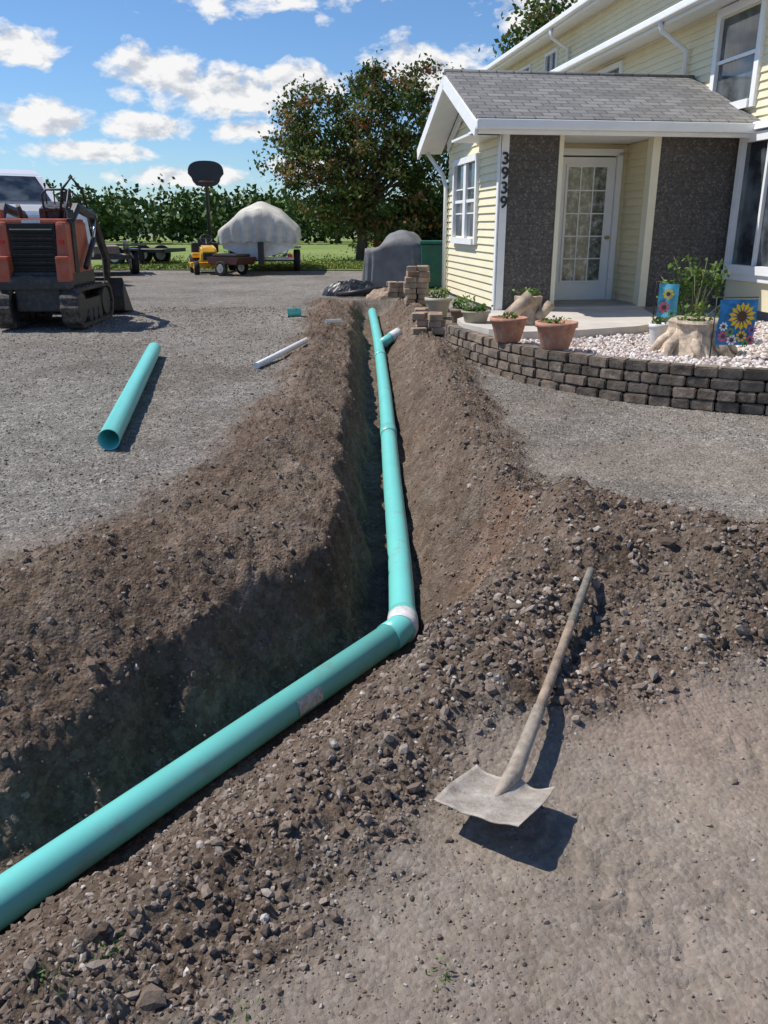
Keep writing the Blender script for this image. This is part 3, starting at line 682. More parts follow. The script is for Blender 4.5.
def flag(name,loc,rz,w,h,kind):
    e=empty(name,loc,rz)
    bgm=pmat(name+kind+'_cloth',(.03,.22,.50) if kind=='sun' else (.10,.42,.55),rough=.8,var=.4,scale=14)
    V=[];Fc=[]
    for i in range(9):
        for k in range(9):
            V.append((w*(i/8-.5),.012*math.sin(i*.9)+.008*math.sin(k*.8),.12+h*k/8))
    for i in range(8):
        for k in range(8): Fc.append((i*9+k,(i+1)*9+k,(i+1)*9+k+1,i*9+k+1))
    mobj('cloth',V,Fc,bgm,e,smooth=True)
    tube('stand',[(-w/2-.03,0.01,-.05),(-w/2-.03,.01,h+.14),(w/2,.01,h+.14)],.006,black,e,seg=6)
    def gm_(n_,c_): return bpy.data.materials.get(n_) or pmat(n_,c_,rough=.7)
    yel=gm_('petal_yellow',(.82,.52,.03)); brn=gm_('flower_centre',(.10,.045,.02)); pink=gm_('petal_red',(.65,.10,.14)); grn=gm_('print_green',(.12,.36,.07)); wht=gm_('petal_white',(.8,.8,.78)); pur=gm_('petal_purple',(.30,.10,.45))
    def flower(cx,cz,r,pm,np_=14,off=0):
        V=[];Fc=[]
        for i in range(np_):
            t=2*math.pi*i/np_+cx*9; t2=t+math.pi/np_*.9; t3=t-math.pi/np_*.9; q=len(V)
            for rr,tt in ((.3,t),(.75,t2),(1,t),(.75,t3)): V.append((cx+r*rr*math.cos(tt),-.026-.001*(i%2)-off,cz+r*rr*math.sin(tt)))
            Fc.append((q,q+1,q+2,q+3))
        mobj('printed_flower',V,Fc,pm,e)
        V=[(cx+r*.36*math.cos(i*.524),-.030-off,cz+r*.36*math.sin(i*.524)) for i in range(12)]
        mobj('printed_centre',V,[tuple(range(12))],brn,e)
    if kind=='sun':
        flower(.03,.12+h*.64,w*.36,yel)
        for j,(cx,cz,r_,pm) in enumerate(((-.36,.2,.15,pink),(-.12,.12,.15,wht),(.12,.2,.16,yel),(.36,.12,.13,pink),(.38,.34,.12,pur),(-.38,.42,.12,wht),(-.2,.3,.12,grn),(.24,.04,.1,grn))): flower(w*cx,.12+h*cz,w*r_,pm,8,.004+.001*j)
    else:
        flower(0,.12+h*.7,w*.3,yel,8); flower(-.03,.12+h*.3,w*.32,pink,8,.004); flower(.05,.12+h*.12,w*.2,grn,6,.006)
    return e
flag('garden_flag',(3.33,7.98,.40),math.radians(4),.37,.42,'sun')
flag('garden_flag',(2.98,8.95,.56),math.radians(-20),.20,.34,'two')
pav=pmat('paver_brick',(.36,.26,.185),rough=.95,var=.45,scale=5,bump=.6,bscale=40)
def stack(name,loc,nx_,ny_,nz_,s=(.2,.12,.09),mess=.03):
    e=bmesh.new()
    for k in range(nz_):
        for i in range(nx_):
            for j in range(ny_):
                if k>nz_-3 and random.random()<.4: continue
                r=bmesh.ops.create_cube(e,size=1)
                M=Matrix.Translation(((i-nx_/2)*s[0]+random.uniform(-mess,mess),(j-ny_/2)*s[1]*1.1+random.uniform(-mess,mess)*.4,(k+.5)*s[2]))@Matrix.Rotation(random.uniform(-.3,.3),4,'Z')@Matrix.Diagonal((s[0]*random.uniform(.8,1),s[1],s[2]*.96,1))
                bmesh.ops.transform(e,matrix=M,verts=r['verts'])
    bmesh.ops.bevel(e,geom=e.edges[:],offset=.008,segments=1,affect='EDGES')
    me=bpy.data.meshes.new(name); e.to_mesh(me); e.free(); me.materials.append(pav)
    o=bpy.data.objects.new(name,me); o.location=loc; return link(o)
stack('paver_stack',(.66,14.6,TH(.66,14.6)),2,3,7)
stack('paver_stack',(.36,15.4,TH(.36,15.4)),2,2,3)
stack('paver_stack',(.70,11.5,TH(.70,11.5)-.02),2,3,3,mess=.04)
stack('paver_stack',(.74,12.7,TH(.74,12.7)),2,2,2,mess=.05)
def heap(name,loc,rx,ry,h,mat,seed=3,nz=26):
    g=np.linspace(-1,1,nz); X,Y=np.meshgrid(g,g); r=np.hypot(X,Y)
    Z=h*np.clip(1-r**2,0,None)**.5*(.8+.5*fbm(X+seed,Y,1.8,4,seed))+.03*fbm(X,Y,7,2,seed); Z=np.where(r>=1,-.03,Z)
    V=np.stack([X.ravel()*rx,Y.ravel()*ry,Z.ravel()],1); i=np.arange(nz*nz).reshape(nz,nz)
    F=np.stack([i[:-1,:-1].ravel(),i[:-1,1:].ravel(),i[1:,1:].ravel(),i[1:,:-1].ravel()],1)
    o=npmesh(name,V,F,mat,smooth=False); o.location=loc; return o
heap('black_tarp',(-.65,17.4,.25),.62,.4,.32,pmat('black_plastic',(.018,.018,.02),rough=.4),5)
heap('brick_rubble',(.05,16.6,.25),.42,.35,.2,pav,9)
tube('black_drain_hose',[(-.9,16.9,.3),(-.5,16.7,.36),(-.1,16.9,.42),(.25,17.3,.32)],.05,black,None,seg=10)
# ------------------------------------------------------------------ covered grill
grey=pmat('grey_cover',(.17,.17,.172),rough=.7,var=.25,scale=4,bump=.8,bscale=9)
gr=empty('covered_grill',(.30,19.5,.25),math.radians(-12),1.08)
def gtop(x,y):
    lid=.36*math.exp(-((x-.12)/.40)**4)*math.exp(-(y/.32)**4)
    return .78+lid
V=[];Fc=[]; nx_=44; rows=9
per=[]
for k in range(nx_*2):
    t=2*math.pi*k/(nx_*2); c_,s_=math.cos(t),math.sin(t)
    per.append((.66*abs(c_)**.35*(1 if c_>0 else -1),.33*abs(s_)**.35*(1 if s_>0 else -1),t))
m_=len(per)
for r_ in range(rows+1):
    f=r_/rows
    for x_,y_,t in per:
        fold=(.07*math.sin(t*13)+.05*math.sin(t*23+1))*(1-f)**1.0
        sc_=1.04-.05*f+fold
        V.append((x_*sc_,y_*sc_,f*(gtop(x_*.9,y_*.9)-.01*math.sin(t*11))))
inner_r=6
for r_ in range(1,inner_r+1):
    f=1-r_/inner_r
    for x_,y_,t in per:
        X_,Y_=x_*.98*f,y_*.98*f; V.append((X_,Y_,gtop(X_,Y_)+.015*math.sin(X_*17+Y_*9)))
tot=rows+1+inner_r
for i in range(tot-1):
    for k in range(m_): Fc.append((i*m_+k,i*m_+(k+1)%m_,(i+1)*m_+(k+1)%m_,(i+1)*m_+k))
mobj('cover',V,Fc,grey,gr,smooth=True)
gb=empty('green_trash_bin',(1.06,19.2,.25)); gbm=pmat('green_plastic',(.02,.13,.08),rough=.45)
box('bin_body',(.42,.5,.9),(0,0,.5),gbm,gb,bev=.03,taper=(1.22,1.2)); box('bin_lid',(.56,.66,.07),(0,0,.99),gbm,gb,bev=.025)
cyl('bin_wheel',(-.27,.25,.1),(.27,.25,.1),.1,black,gb); cyl('bin_bar',(-.2,.36,.93),(.2,.36,.93),.02,gbm,gb)
# ------------------------------------------------------------------ track loader
ld=empty('track_loader',(-4.92,12.8,TH(-4.92,12.8)),math.radians(2),.97)
red=pmat('orange_red_paint',(.44,.085,.038),rough=.5,var=.2,scale=6,dirt=(.25,.17,.12),dirtamt=.55)
rub=pmat('track_rubber',(.035,.033,.031),rough=.85,var=.3,scale=9,dirt=(.19,.15,.11),dirtamt=.65)
bkm=pmat('black_steel',(.028,.028,.03),rough=.5,var=.3,dirt=(.12,.1,.08),dirtamt=.4,scale=8)
gm2=pmat('grille_dark',(.012,.012,.012),rough=.6)
chrome=pmat('hydraulic_rod',(.6,.6,.6),metal=.9,rough=.25)
def loop(x0,w,L,hh,lug=.022):
    n_=96; r=hh/2; st=L-hh; per=2*st+2*math.pi*r
    V=[];Fc=[]
    for i in range(n_):
        s=per*i/n_
        if s<st: y,z,ny_,nz_=-st/2+s,0,0,-1
        elif s<st+math.pi*r:
            t=(s-st)/r; y,z,ny_,nz_=st/2+r*math.sin(t),r-r*math.cos(t),math.sin(t),-math.cos(t)
        elif s<2*st+math.pi*r: y,z,ny_,nz_=st/2-(s-st-math.pi*r),2*r,0,1
        else:
            t=(s-2*st-math.pi*r)/r; y,z,ny_,nz_=-st/2-r*math.sin(t),r+r*math.cos(t),-math.sin(t),math.cos(t)
        o_=lug if (i//2)%2 else 0
        for xx,off in ((x0,o_),(x0+w,o_),(x0+w,-.05),(x0,-.05)): V.append((xx,y+ny_*off,z+nz_*off+.022))
    for i in range(n_):
        j=(i+1)%n_
        for k in range(4): Fc.append((i*4+k,i*4+(k+1)%4,j*4+(k+1)%4,j*4+k))
    return V,Fc
for nm,x0 in (('track_left',-.62),('track_right',.36)):
    V,Fc=loop(x0,.26,1.85,.56); mobj(nm,V,Fc,rub,ld)
    xm=x0+.13
    for yy,rr in ((-.62,.21),(.62,.21),(-.25,.10),(0,.10),(.25,.10)):
        cyl('roller',(xm-.10,yy,.30 if rr>.15 else .15),(xm+.10,yy,.30 if rr>.15 else .15),rr,bkm,ld,seg=20)
    box('track_frame',(.16,1.1,.2),(xm,0,.30),bkm,ld,bev=.02)
box('belly',(.66,1.5,.42),(0,0,.46),bkm,ld,bev=.03)
box('engine_base',(1.02,1.15,.22),(0,-.15,.70),bkm,ld,bev=.03)
box('hood_left',(.20,1.05,.72),(-.42,-.2,1.14),red,ld,bev=.05,taper=(.8,.92))
box('hood_right',(.20,1.05,.72),(.42,-.2,1.14),red,ld,bev=.05,taper=(.8,.92))
box('hood_top',(.94,.94,.10),(0,-.17,1.49),red,ld,bev=.04)
box('rear_core',(.66,1.0,.72),(0,-.17,1.12),gm2,ld,bev=.01)
for i in range(11): box('grille_slat',(.60,.03,.018),(0,-.685,.84+i*.055),gm2 if i%2 else bkm,ld,rot=(math.radians(25),0,0))
box('rear_bumper',(1.06,.12,.20),(0,-.76,.66),bkm,ld,bev=.03)
box('counterweight_l',(.20,.14,.36),(-.43,-.76,.85),red,ld,bev=.03); box('counterweight_r',(.20,.14,.36),(.43,-.76,.85),red,ld,bev=.03)
box('logo_plate',(.26,.012,.06),(0,-.645,1.49),pmat('decal_white',(.7,.7,.7)),ld)
redl=pmat('red_lens',(.5,.01,.01),rough=.2)
box('tail_light_l',(.07,.02,.05),(-.42,-.725,1.22),redl,ld); box('tail_light_r',(.07,.02,.05),(.42,-.725,1.22),redl,ld)
for s in (-1,1):
    tube('lift_arm_%d'%(s+1),[(s*.50,-.45,1.50),(s*.53,-.2,1.70),(s*.53,.5,1.60),(s*.53,1.05,.95),(s*.45,1.25,.45)],[.06,.07,.075,.07,.05],bkm,ld,seg=6,smooth=False)
    tube('arm_tower_%d'%(s+1),[(s*.50,-.5,.8),(s*.50,-.42,1.66)],[.07,.05],bkm if s>0 else red,ld,seg=6,smooth=False)
    tube('cylinder_%d'%(s+1),[(s*.60,-.3,.85),(s*.60,.25,1.25)],.04,bkm,ld,seg=10); tube('rod_%d'%(s+1),[(s*.60,.25,1.25),(s*.57,.52,1.55)],.02,chrome,ld,seg=10)
tube('hose_2',[(.40,-.4,1.5),(.42,-.1,1.95),(.42,.3,1.85),(.45,.8,1.4)],.018,black,ld,seg=6)
tube('hose_loop',[(.2,.0,1.5),(.3,-.05,1.95),(.44,.0,2.12),(.55,.1,1.95),(.56,.3,1.6)],.02,black,ld,seg=6)
box('console',(.46,.26,.18),(.12,.15,1.61),bkm,ld,bev=.04); box('console_top',(.38,.30,.05),(.12,.12,1.72),bkm,ld,rot=(math.radians(20),0,0),bev=.015)
tube('handle_bar',[(.0,-.0,1.55),(-.02,-.02,1.88),(.06,-.02,1.95),(.34,-.02,1.95),(.40,-.02,1.88),(.38,-.0,1.55)],.018,bkm,ld,seg=8)
tube('exhaust',[(-.2,-.45,1.5),(-.2,-.45,1.66),(-.2,-.52,1.72)],.03,bkm,ld,seg=10)
for xx in (.02,.14,.26): 
    tube('lever',[(xx,.06,1.75),(xx+.02,.0,2.0)],.009,bkm,ld,seg=6); box('lever_knob',(.03,.03,.05),(xx+.02,-.0,2.02),black,ld,bev=.01)
V=[];Fc=[]; prof=[(1.2,.62),(1.15,.3),(1.22,.08),(1.7,.03),(1.72,.05),(1.26,.12),(1.2,.3),(1.24,.6)]
for xx in (-.72,.72):
    for y,z in prof: V.append((xx,y,z))
m8=len(prof)
for i in range(m8): Fc.append((i,(i+1)%m8,(i+1)%m8+m8,i+m8))
Fc+= [tuple(range(m8)),tuple(range(m8,2*m8))]
mobj('bucket',V,Fc,bkm,ld)
for xx in (-.72,.72): mobj('bucket_side',[(xx,1.2,.6),(xx,1.16,.1),(xx,1.7,.04),(xx+.01,1.2,.6),(xx+.01,1.16,.1),(xx+.01,1.7,.04)],[(0,1,2),(5,4,3),(0,1,4,3),(1,2,5,4),(2,0,3,5)],bkm,ld)
# ------------------------------------------------------------------ wheels helper
tyre=pmat('tyre_rubber',(.02,.02,.02),rough=.85); rimm=pmat('wheel_rim',(.45,.45,.46),metal=.7,rough=.35)
def wheel(par,c,r,w,axis='x',rm=None):
    d=Vector((1,0,0)) if axis=='x' else Vector((0,1,0)); c=Vector(c)
    tube('tyre',[c-d*w/2,c-d*w*.42,c+d*w*.42,c+d*w/2],[r*.9,r,r,r*.9],tyre,par,seg=28)
    tube('rim',[c-d*(w/2+.006),c+d*(w/2+.006)],r*.58,rm or rimm,par,seg=20)
    tube('hub',[c-d*(w/2+.03),c+d*(w/2+.03)],r*.16,rm or rimm,par,seg=10)
# ------------------------------------------------------------------ pickup truck
tk=empty('pickup_truck',(-10.0,22.2,.25),math.radians(38),1.36)
tw=pmat('white_car_paint',(.84,.84,.85),rough=.25,var=.02,coat=.6)
def prism(name,prof,x0,x1,mat,par,inset=0,bev=.03):
    m_=len(prof); zs=[p[1] for p in prof]; zmx=max(zs); zmn=min(zs); V=[]
    for s,xx in ((1,x0),(-1,x1)):
        for y,z in prof: V.append((xx+s*inset*(z-zmn)/(zmx-zmn),y,z))
    Fc=[tuple(range(m_)),tuple(range(m_,2*m_))[::-1]]+[(i,i+m_,(i+1)%m_+m_,(i+1)%m_) for i in range(m_)]
    o=mobj(name,V,Fc,mat,par)
    bm=bmesh.new(); bm.from_mesh(o.data); bmesh.ops.recalc_face_normals(bm,faces=bm.faces)
    if bev: bmesh.ops.bevel(bm,geom=bm.edges[:],offset=bev,segments=2,affect='EDGES')
    bm.to_mesh(o.data); bm.free(); return o
prism('lower_body',[(-2.55,.5),(-2.6,.8),(-2.5,1.20),(-1.5,1.32),(-1.4,1.34),(.75,1.34),(.75,.5)],-.98,.98,tw,tk,bev=.05)
prism('cab',[(-1.45,1.30),(-.80,1.84),(-.60,1.94),(.5,1.93),(.72,1.82),(.75,1.30)],-.93,.93,tw,tk,inset=.12,bev=.04)
mobj('windshield',[(-.76,-1.36,1.37),(.76,-1.36,1.37),(.68,-.87,1.79),(-.68,-.87,1.79)],[(0,1,2,3)],glass,tk,loc=(0,-.035,.025))
for s in (-1,1):
    mobj('side_window_front',[(s*.930,-1.10,1.38),(s*.930,-.38,1.38),(s*.850,-.38,1.76),(s*.850,-.74,1.76)],[(0,1,2,3)],glass,tk)
    mobj('side_window_rear',[(s*.930,-.24,1.38),(s*.930,.52,1.38),(s*.850,.46,1.76),(s*.850,-.24,1.76)],[(0,1,2,3)],glass,tk)
    box('mirror',(.18,.10,.24),(s*1.1,-1.15,1.45),black,tk,bev=.02)
    box('bed_side',(.09,1.8,.74),(s*.93,1.70,.95),tw,tk,bev=.03)
    box('headlight',(.26,.05,.2),(s*.78,-2.58,.95),bpy.data.materials.get('lens') or pmat('lens',(.7,.7,.7),rough=.1),tk,bev=.02)
    for yy in (-1.75,1.65): wheel(tk,(s*.83,yy,.40),.40,.26)
for xx in (-.7,-.35,0,.35,.7): tube('headache_bar',[(xx,.86,1.25),(xx,.86,2.0)],.02,black,tk,seg=6)
tube('headache_top',[(-.82,.86,1.3),(-.8,.86,2.0),(.8,.86,2.0),(.82,.86,1.3)],.028,black,tk,seg=6)
box('bed_floor',(1.8,1.8,.08),(0,1.70,.62),black,tk); box('tailgate',(1.86,.08,.68),(0,2.6,.92),tw,tk,bev=.03)
box('grille',(1.2,.05,.3),(0,-2.59,.95),black,tk,bev=.02); box('bumper',(1.9,.2,.22),(0,-2.64,.58),rimm,tk,bev=.04)
# ------------------------------------------------------------------ basketball hoop
bh=empty('basketball_hoop',(-5.62,28.2,.27),math.radians(11))
tube('pole',[(0,0,0),(0,0,2.5),(0,-.1,2.8)],.06,black,bh,seg=12)
box('base',(.8,1.1,.18),(0,.25,.09),black,bh,bev=.05)
ptsb=[]
for t in np.linspace(0,2*math.pi,33)[:-1]:
    x_=.55*math.copysign(abs(math.cos(t))**.75,math.cos(t)); z_=.38*math.copysign(abs(math.sin(t))**.7,math.sin(t)); 
    if z_<0: x_*=.82
    ptsb.append((x_,z_))
V=[(x_,-.32,2.84+z_) for x_,z_ in ptsb]+[(x_,-.28,2.84+z_) for x_,z_ in ptsb]
mobj('backboard',V,[tuple(range(32)),tuple(range(32,64))[::-1]]+[(i,i+32,(i+1)%32+32,(i+1)%32) for i in range(32)],pmat('board_black',(.018,.02,.025),rough=.4),bh)
ringp=[(.23*math.cos(t),-.58+.23*math.sin(t),2.60) for t in np.linspace(0,2*math.pi,21)]
tube('rim',ringp,.012,pmat('rim_orange',(.2,.04,.02)),bh,seg=6)
tube('arm_a',[(0,-.05,2.55),(0,-.3,2.88)],.03,black,bh,seg=8); tube('arm_b',[(0,-.02,2.3),(0,-.3,2.63)],.03,black,bh,seg=8)
# ------------------------------------------------------------------ boat on trailer
bo=empty('covered_boat',(-3.72,27.3,.27),math.radians(3))
hull=pmat('boat_hull',(.72,.72,.70),rough=.35); cov=pmat('boat_cover',(.60,.56,.48),rough=.85,var=.18,scale=2.5,bump=.6,bscale=4,dirt=(.40,.36,.29),dirtamt=.4)
V=[];Fc=[]; ns=28; na=49; rings_=[]
for i in range(ns):
    s=i/(ns-1); y=-2.6+5.2*s; w=1.08*(1-max(0,(s-.55)/.45)**2.2)+.02; top=1.15+.14*s
    rise=.76*(.66+.34*math.sin(math.pi*min(1,.15+s*1.3)*.8))*(1-max(0,(s-.75)/.25)**2*.8)
    ring=[]
    for k in range(na):
        t=k/(na-1)*2-1
        sag=.05*math.sin(s*math.pi*5)*(1-abs(t))
        if abs(t)>.80: f=(abs(t)-.80)/.20; xx=math.copysign(w*(1.0+.03*f)+.02*f*math.sin(s*30),t); zz=top-f*.30-.03*f*math.sin(s*24)
        else:
            q=t/.80; xx=w*q; zz=top+rise*(1-abs(q)**1.9)-sag*.6+.018*math.sin(q*11+s*5)
        ring.append((xx,y,zz))
    rings_.append(ring)
f0=rings_[0]
for j in (1,2,3,4):
    f=j/4
    rings_.insert(0,[(x_*(1-.01*f),-2.6-.05-.05*f*math.sin(k*1.15)-.04*f,z_*(1-f)+min(z_,.86+.04*math.sin(k*.7))*f) for k,(x_,y_,z_) in enumerate(f0)])
V=[p for r_ in rings_ for p in r_]
for i in range(len(rings_)-1):
    for k in range(na-1): Fc.append((i*na+k,i*na+k+1,(i+1)*na+k+1,(i+1)*na+k))
mobj('cover',V,Fc,cov,bo,smooth=True)
V=[];Fc=[]; hp=[(-1,.0),(-.96,-.45),(-.5,-.62),(0,-.72),(.5,-.62),(.96,-.45),(1,0)]
for i in range(12):
    s=i/11; y=-2.55+5.1*s; w=1.02*(1-max(0,(s-.55)/.45)**2.2)+.01
    for x_,z_ in hp: V.append((x_*w,y,1.15+z_*(1-.75*max(0,(s-.6)/.4)**2)))
for i in range(11):
    for k in range(6): Fc.append((i*7+k,i*7+k+1,(i+1)*7+k+1,(i+1)*7+k))
Fc.append(tuple(range(7))); mobj('hull',V,Fc,hull,bo)
for s in (-1,1):
    wheel(bo,(s*1.0,-.5,.31),.31,.2); tube('frame_rail',[(s*.6,-2.4,.42),(s*.6,1.5,.42),(0,3.2,.42)],.04,rimm,bo,seg=6)
    box('fender',(.24,.8,.05),(s*1.0,-.5,.68),rimm,bo,bev=.02); box('tail_lamp',(.14,.04,.08),(s*.9,-2.5,.5),redl,bo)
    tube('bunk',[(s*.4,-2.2,.5),(s*.4,1,.5)],.04,black,bo,seg=6)
    tube('tie_strap',[(s*1.1,-1.2,1.0),(s*.62,-1.3,.42)],.012,black,bo,seg=5)
box('cross',(2.0,.08,.08),(0,-2.4,.42),rimm,bo); box('axle',(2.0,.08,.08),(0,-.5,.31),black,bo)
box('outboard_leg',(.16,.22,.62),(.1,-2.78,.58),black,bo,bev=.03)
# ------------------------------------------------------------------ riding mower
mw=empty('riding_mower',(-5.20,25.5,.25),math.radians(15)); ylw=pmat('yellow_orange_paint',(.78,.42,.02),rough=.35,coat=.4)
prism('hood',[(-.85,.35),(-.9,.6),(-.8,.74),(-.2,.8),(-.2,.35)],-.24,.24,ylw,mw,inset=.03,bev=.04)
box('grille',(.34,.03,.2),(0,-.9,.5),black,mw,bev=.01); box('deck',(1.0,.6,.14),(0,.1,.25),ylw,mw,bev=.04)
box('seat',(.42,.4,.1),(0,.45,.62),black,mw,bev=.04); box('seat_back',(.42,.1,.35),(0,.66,.8),black,mw,bev=.04,rot=(-.15,0,0))
box('rear_fender',(.86,.55,.14),(0,.5,.5),ylw,mw,bev=.05)
tube('steering_column',[(0,-.2,.75),(0,.05,.95)],.025,black,mw,seg=8)
tube('steering_wheel',[(.17*math.cos(t),.05+.10*math.sin(t),.96+.12*math.sin(t)) for t in np.linspace(0,6.283,17)],.016,black,mw,seg=6)
for s in (-1,1): wheel(mw,(s*.38,.5,.26),.26,.24,rm=ylw); wheel(mw,(s*.36,-.7,.19),.19,.15,rm=ylw)
box('catcher',(.8,.45,.5),(0,.98,.6),black,mw,bev=.06)
# ------------------------------------------------------------------ utility trailers, cart
dk=pmat('deck_wood',(.24,.20,.15),var=.35,scale=8,rough=.9)
def trailer(loc,rz,W,L,hz_,rails):
    e=empty('utility_trailer',loc,rz)
    for i in range(9): box('deck_board',(W/9-.01,L,.05),((i-4)*W/9,0,hz_),dk,e)
    for s in (-1,1):
        box('side_rail',(.06,L,.10),(s*(W/2+.03),0,hz_),bkm,e)
        if rails:
            tube('top_rail',[(s*(W/2),-L/2,hz_+.4),(s*(W/2),L/2,hz_+.4)],.022,bkm,e,seg=6)
            for yy in (-L/2,-L/4,0,L/4,L/2): tube('post',[(s*W/2,yy,hz_),(s*W/2,yy,hz_+.4)],.018,bkm,e,seg=6)
        for yy in (-.35,.35): wheel(e,(s*(W/2+.18),yy,.32),.32,.2)
        box('fender',(.26,1.5,.04),(s*(W/2+.18),0,.68),bkm,e)
        tube('tongue',[(s*W*.4,L/2,hz_-.05),(0,L/2+1.2,hz_-.1)],.035,bkm,e,seg=6)
    box('end_board',(W,.06,.12),(0,-L/2-.03,hz_),bkm,e)
    return e
trailer((-8.6,30.5,.27),math.radians(80),1.8,2.6,.5,False)
t2=trailer((-8.2,25.2,.25),math.radians(20),1.4,2.4,.5,True)
box('lumber_load',(.9,2.0,.22),(0,0,.68),dk,t2,bev=.02)
ct=empty('garden_cart',(-4.30,24.4,.25),math.radians(60))
prism('tub',[(-.5,.3),(-.6,.50),(.6,.50),(.5,.3)],-.4,.4,pmat('cart_dark_red',(.07,.025,.02),rough=.5),ct,bev=.02)
for s in (-1,1): wheel(ct,(s*.46,0,.2),.2,.1)
tube('cart_handle',[(0,.5,.35),(0,1.1,.5)],.02,black,ct,seg=6); box('cart_load',(.6,.9,.10),(0,0,.54),black,ct,bev=.04)
# ------------------------------------------------------------------ trees
barkm=pmat('bark',(.11,.085,.065),rough=.95,var=.35,scale=8,bump=1,bscale=15)
leafm=attrmat('tree_leaves',[(0,(.025,.048,.012)),(.45,(.075,.12,.026)),(.70,(.14,.175,.045)),(.85,(.23,.155,.06)),(1,(.29,.12,.05))],transl=.3,rough=.6)
def tree(name,loc,crown,n_cl,per,lsz,csz,trunk_h,tr):
    e=empty(name,loc)
    tube('trunk',[(0,0,-.1),(.05,0,trunk_h*.5),(0,.05,trunk_h),(.1,0,trunk_h*1.7)],[tr*1.3,tr,tr*.85,tr*.5],barkm,e,seg=10)
    P=[];T=[];cs=[]
    tot=sum(c[3]*c[4]*c[5] for c in crown)
    for (cx,cy,cz,rx,ry,rz) in crown:
        k=int(n_cl*rx*ry*rz/tot)+1
        for _ in range(k):
            d=rng.normal(size=3); d/=np.linalg.norm(d); r=rng.random()**.35*rng.choice([1,1,1.18])
            cs.append((cx+d[0]*rx*r,cy+d[1]*ry*r,cz+d[2]*rz*r,r))
    for ci,(x,y,z,r) in enumerate(cs):
        m_=int(per*rng.uniform(.5,1.5)); s=csz*rng.uniform(.5,1.3)
        q=rng.normal(size=(m_,3))*s*np.array([1,1,.6]); P.append(q+np.array([x,y,z])); bt=rng.uniform(.15,.72)
        tt=bt+rng.uniform(-.2,.25,m_)
        if rng.random()<.28: tt=tt+.32
        T.append(np.clip(tt,0,1))
        if ci%max(1,len(cs)//60)==0:
            st_=Vector((0,0,trunk_h*random.uniform(.7,1.5))); en=Vector((x,y,z)); md=st_.lerp(en,.5)+Vector((0,0,.25))
            tube('limb_%d'%ci,[st_,md,en],[tr*.35,tr*.2,tr*.06],barkm,e,seg=6)
    P=np.concatenate(P);T=np.concatenate(T); leaves('foliage',P,rng.uniform(.6,1.4,len(P))*lsz,T,leafm,e,aspect=.6)
    return e
tree('shade_tree',(-.9,34,.25),[(-.9,0,3.4,2.3,2.0,1.5),(.9,0,4.6,2.0,2.0,2.2),(-1.5,0,4.8,1.6,1.6,1.3),(2.4,0,3.6,1.7,1.8,1.9),(.4,0,2.2,2.8,2,1.3),(-2.7,0,3.8,1.0,1,1.1),(-2.0,0,5.6,.9,.8,.8),(1.3,0,6.3,1.1,1.2,.8),(2.7,0,5.9,1.0,1.1,1.0)],410,64,.16,.30,1.6,.2)
tree('hedge_tree',(2.3,36,.25),[(0,0,1.7,2.2,1.4,1.3),(-2.0,.6,1.2,1.6,1.2,1.0)],110,70,.17,.28,.7,.12)
tree('maple_tree',(8.0,44,.25),[(0,0,8.0,2.0,2.5,3.3)],150,50,.25,.5,4,.25)
P=[];T=[]
for row,(yy,zt) in enumerate(((64,3.7),(69,4.0),(75,4.6))):
    x=-62.
    while x<40:
        r=rng.uniform(1.0,1.9); hh=zt*rng.uniform(.66,1.12); m_=330
        d=rng.normal(size=(m_,3)); d/=np.linalg.norm(d,axis=1)[:,None]; q=rng.random(m_)**.4
        rad=np.array([r*rng.uniform(.9,1.3),r,hh/2]); 
        p=d*q[:,None]*rad*(1+.25*rng.normal(size=(m_,1))*.5)+np.array([x,yy+rng.uniform(-.6,.6),.35+hh/2])
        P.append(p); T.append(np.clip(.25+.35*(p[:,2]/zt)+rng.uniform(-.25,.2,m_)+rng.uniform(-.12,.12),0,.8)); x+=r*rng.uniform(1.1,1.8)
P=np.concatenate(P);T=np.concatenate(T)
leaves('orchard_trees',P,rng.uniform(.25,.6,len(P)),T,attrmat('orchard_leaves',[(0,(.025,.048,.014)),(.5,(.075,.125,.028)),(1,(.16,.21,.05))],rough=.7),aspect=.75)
# small weeds in the foreground
P=[]
for cx,cy,k,r in ((.13,1.42,26,.035),(-.62,1.42,40,.06),(-.70,1.33,30,.05),(-.3,1.33,12,.03)):
    z0=TH(cx,cy)
    for _ in range(k): P.append((cx+rng.normal()*r*.5,cy+rng.normal()*r*.5,z0+rng.uniform(.0,.022)))
P=np.array(P); leaves('weeds',P,rng.uniform(.010,.024,len(P)),rng.random(len(P)),greenl,aspect=.3)
# ------------------------------------------------------------------ sky and light
AZ=math.radians(-76); EL=math.radians(55)
sd_=Vector((math.sin(AZ)*math.cos(EL),math.cos(AZ)*math.cos(EL),math.sin(EL)))
w=bpy.data.worlds.new('World'); scene.world=w; w.use_nodes=True; nt=w.node_tree; bg=nt.nodes['Background']
sky=nt.nodes.new('ShaderNodeTexSky'); sky.sky_type='NISHITA'; sky.sun_disc=False; sky.sun_elevation=EL; sky.sun_rotation=AZ%(2*math.pi)
sky.air_density=1.0; sky.dust_density=.1; sky.ozone_density=3.8
gen=nt.nodes.new('ShaderNodeTexCoord').outputs['Generated']
sx=nt.nodes.new('ShaderNodeSeparateXYZ'); nt.links.new(gen,sx.inputs[0])
az=math_(nt,'MULTIPLY',math_(nt,'ARCTAN2',sx.outputs[0],sx.outputs[1]),57.2958)
el=math_(nt,'MULTIPLY',math_(nt,'ARCSINE',sx.outputs[2]),57.2958)
cb=nt.nodes.new('ShaderNodeCombineXYZ'); nt.links.new(az,cb.inputs[0]); nt.links.new(math_(nt,'MULTIPLY',el,1.7),cb.inputs[1])
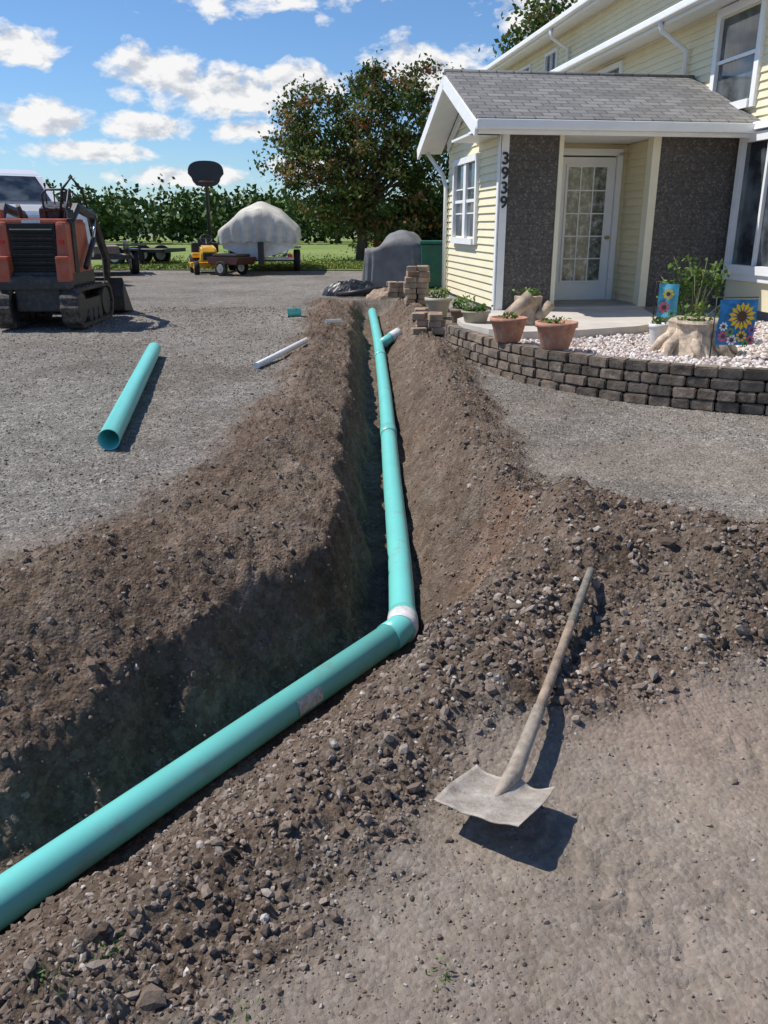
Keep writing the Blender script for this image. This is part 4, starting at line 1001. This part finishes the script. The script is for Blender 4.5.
n1=noise(nt,cb.outputs[0],.42,9,.58,.2)
cb2=nt.nodes.new('ShaderNodeCombineXYZ'); nt.links.new(math_(nt,'ADD',az,-.5),cb2.inputs[0]); nt.links.new(math_(nt,'ADD',math_(nt,'MULTIPLY',el,1.7),.9),cb2.inputs[1])
n2=noise(nt,cb2.outputs[0],.42,9,.58,.2)
clouds=[(-8.2,13.6,9,1.9),(-2.5,13.8,5,1.4),(-13.8,8.4,3.6,1.6),(-9.5,7.6,6.0,1.6),(-5.2,8.2,3.2,1.3),(2.8,8.9,3.8,1.9),(-22,9.6,3.2,1.1),(-20.7,5.9,4.4,1.1),(-14.8,5.6,3.4,.9),(-18,4.2,4.4,.8),(-8.4,5.6,2.6,.7),(-12.5,2.9,5,.7),(-24,13,3,1.2),(-5.5,3.6,2.6,.6),(-26,4,3,1),(10,12,4,1.5),(20,9,6,2),(33,12,6,2),(-36,10,6,2),(-45,16,6,2)]
val=None
for a0,e0,ra,re_ in clouds:
    p=math_(nt,'POWER',math_(nt,'ABSOLUTE',math_(nt,'DIVIDE',math_(nt,'SUBTRACT',az,a0),ra)),2); q=math_(nt,'POWER',math_(nt,'ABSOLUTE',math_(nt,'DIVIDE',math_(nt,'SUBTRACT',el,e0),re_)),2)
    v=math_(nt,'SUBTRACT',1.0,math_(nt,'SQRT',math_(nt,'ADD',p,q))); val=v if val is None else math_(nt,'MAXIMUM',val,v)
val=math_(nt,'MAXIMUM',val,-1.0)
s_=math_(nt,'ADD',val,math_(nt,'MULTIPLY',math_(nt,'SUBTRACT',n1,.475),2.7))
al=ramp(nt,s_,[(.06,(0,0,0)),(.50,(1,1,1))])
shd=math_(nt,'MULTIPLY',math_(nt,'SUBTRACT',n1,n2),3.2)
ccol=ramp(nt,math_(nt,'ADD',shd,.55),[(.1,(5.4,5.8,6.5)),(.65,(8.9,8.9,8.9))])
skc=mixc(nt,1.0,sky.outputs[0],(.80,1.0,1.22),'MULTIPLY')
fin=mixc(nt,al,skc,ccol)
nt.links.new(fin,bg.inputs['Color']); bg.inputs['Strength'].default_value=.105
sun=bpy.data.lights.new('sun','SUN'); sun.energy=5.0; sun.angle=math.radians(.5); sun.color=(1,.955,.885)
so_=bpy.data.objects.new('sun',sun); so_.rotation_euler=sd_.to_track_quat('Z','Y').to_euler(); so_.location=(-10,10,20); link(so_)
# ------------------------------------------------------------------ camera
cam=bpy.data.cameras.new('camera'); cam.sensor_fit='VERTICAL'; cam.sensor_height=36; cam.lens=29.14; cam.clip_end=1500; cam.clip_start=.05
co=bpy.data.objects.new('camera',cam); co.location=(0,0,1.6); co.rotation_euler=(math.radians(90-19.1),0,0); link(co); scene.camera=co
scene.view_settings.view_transform='Standard'; scene.view_settings.look='None'; scene.view_settings.exposure=0
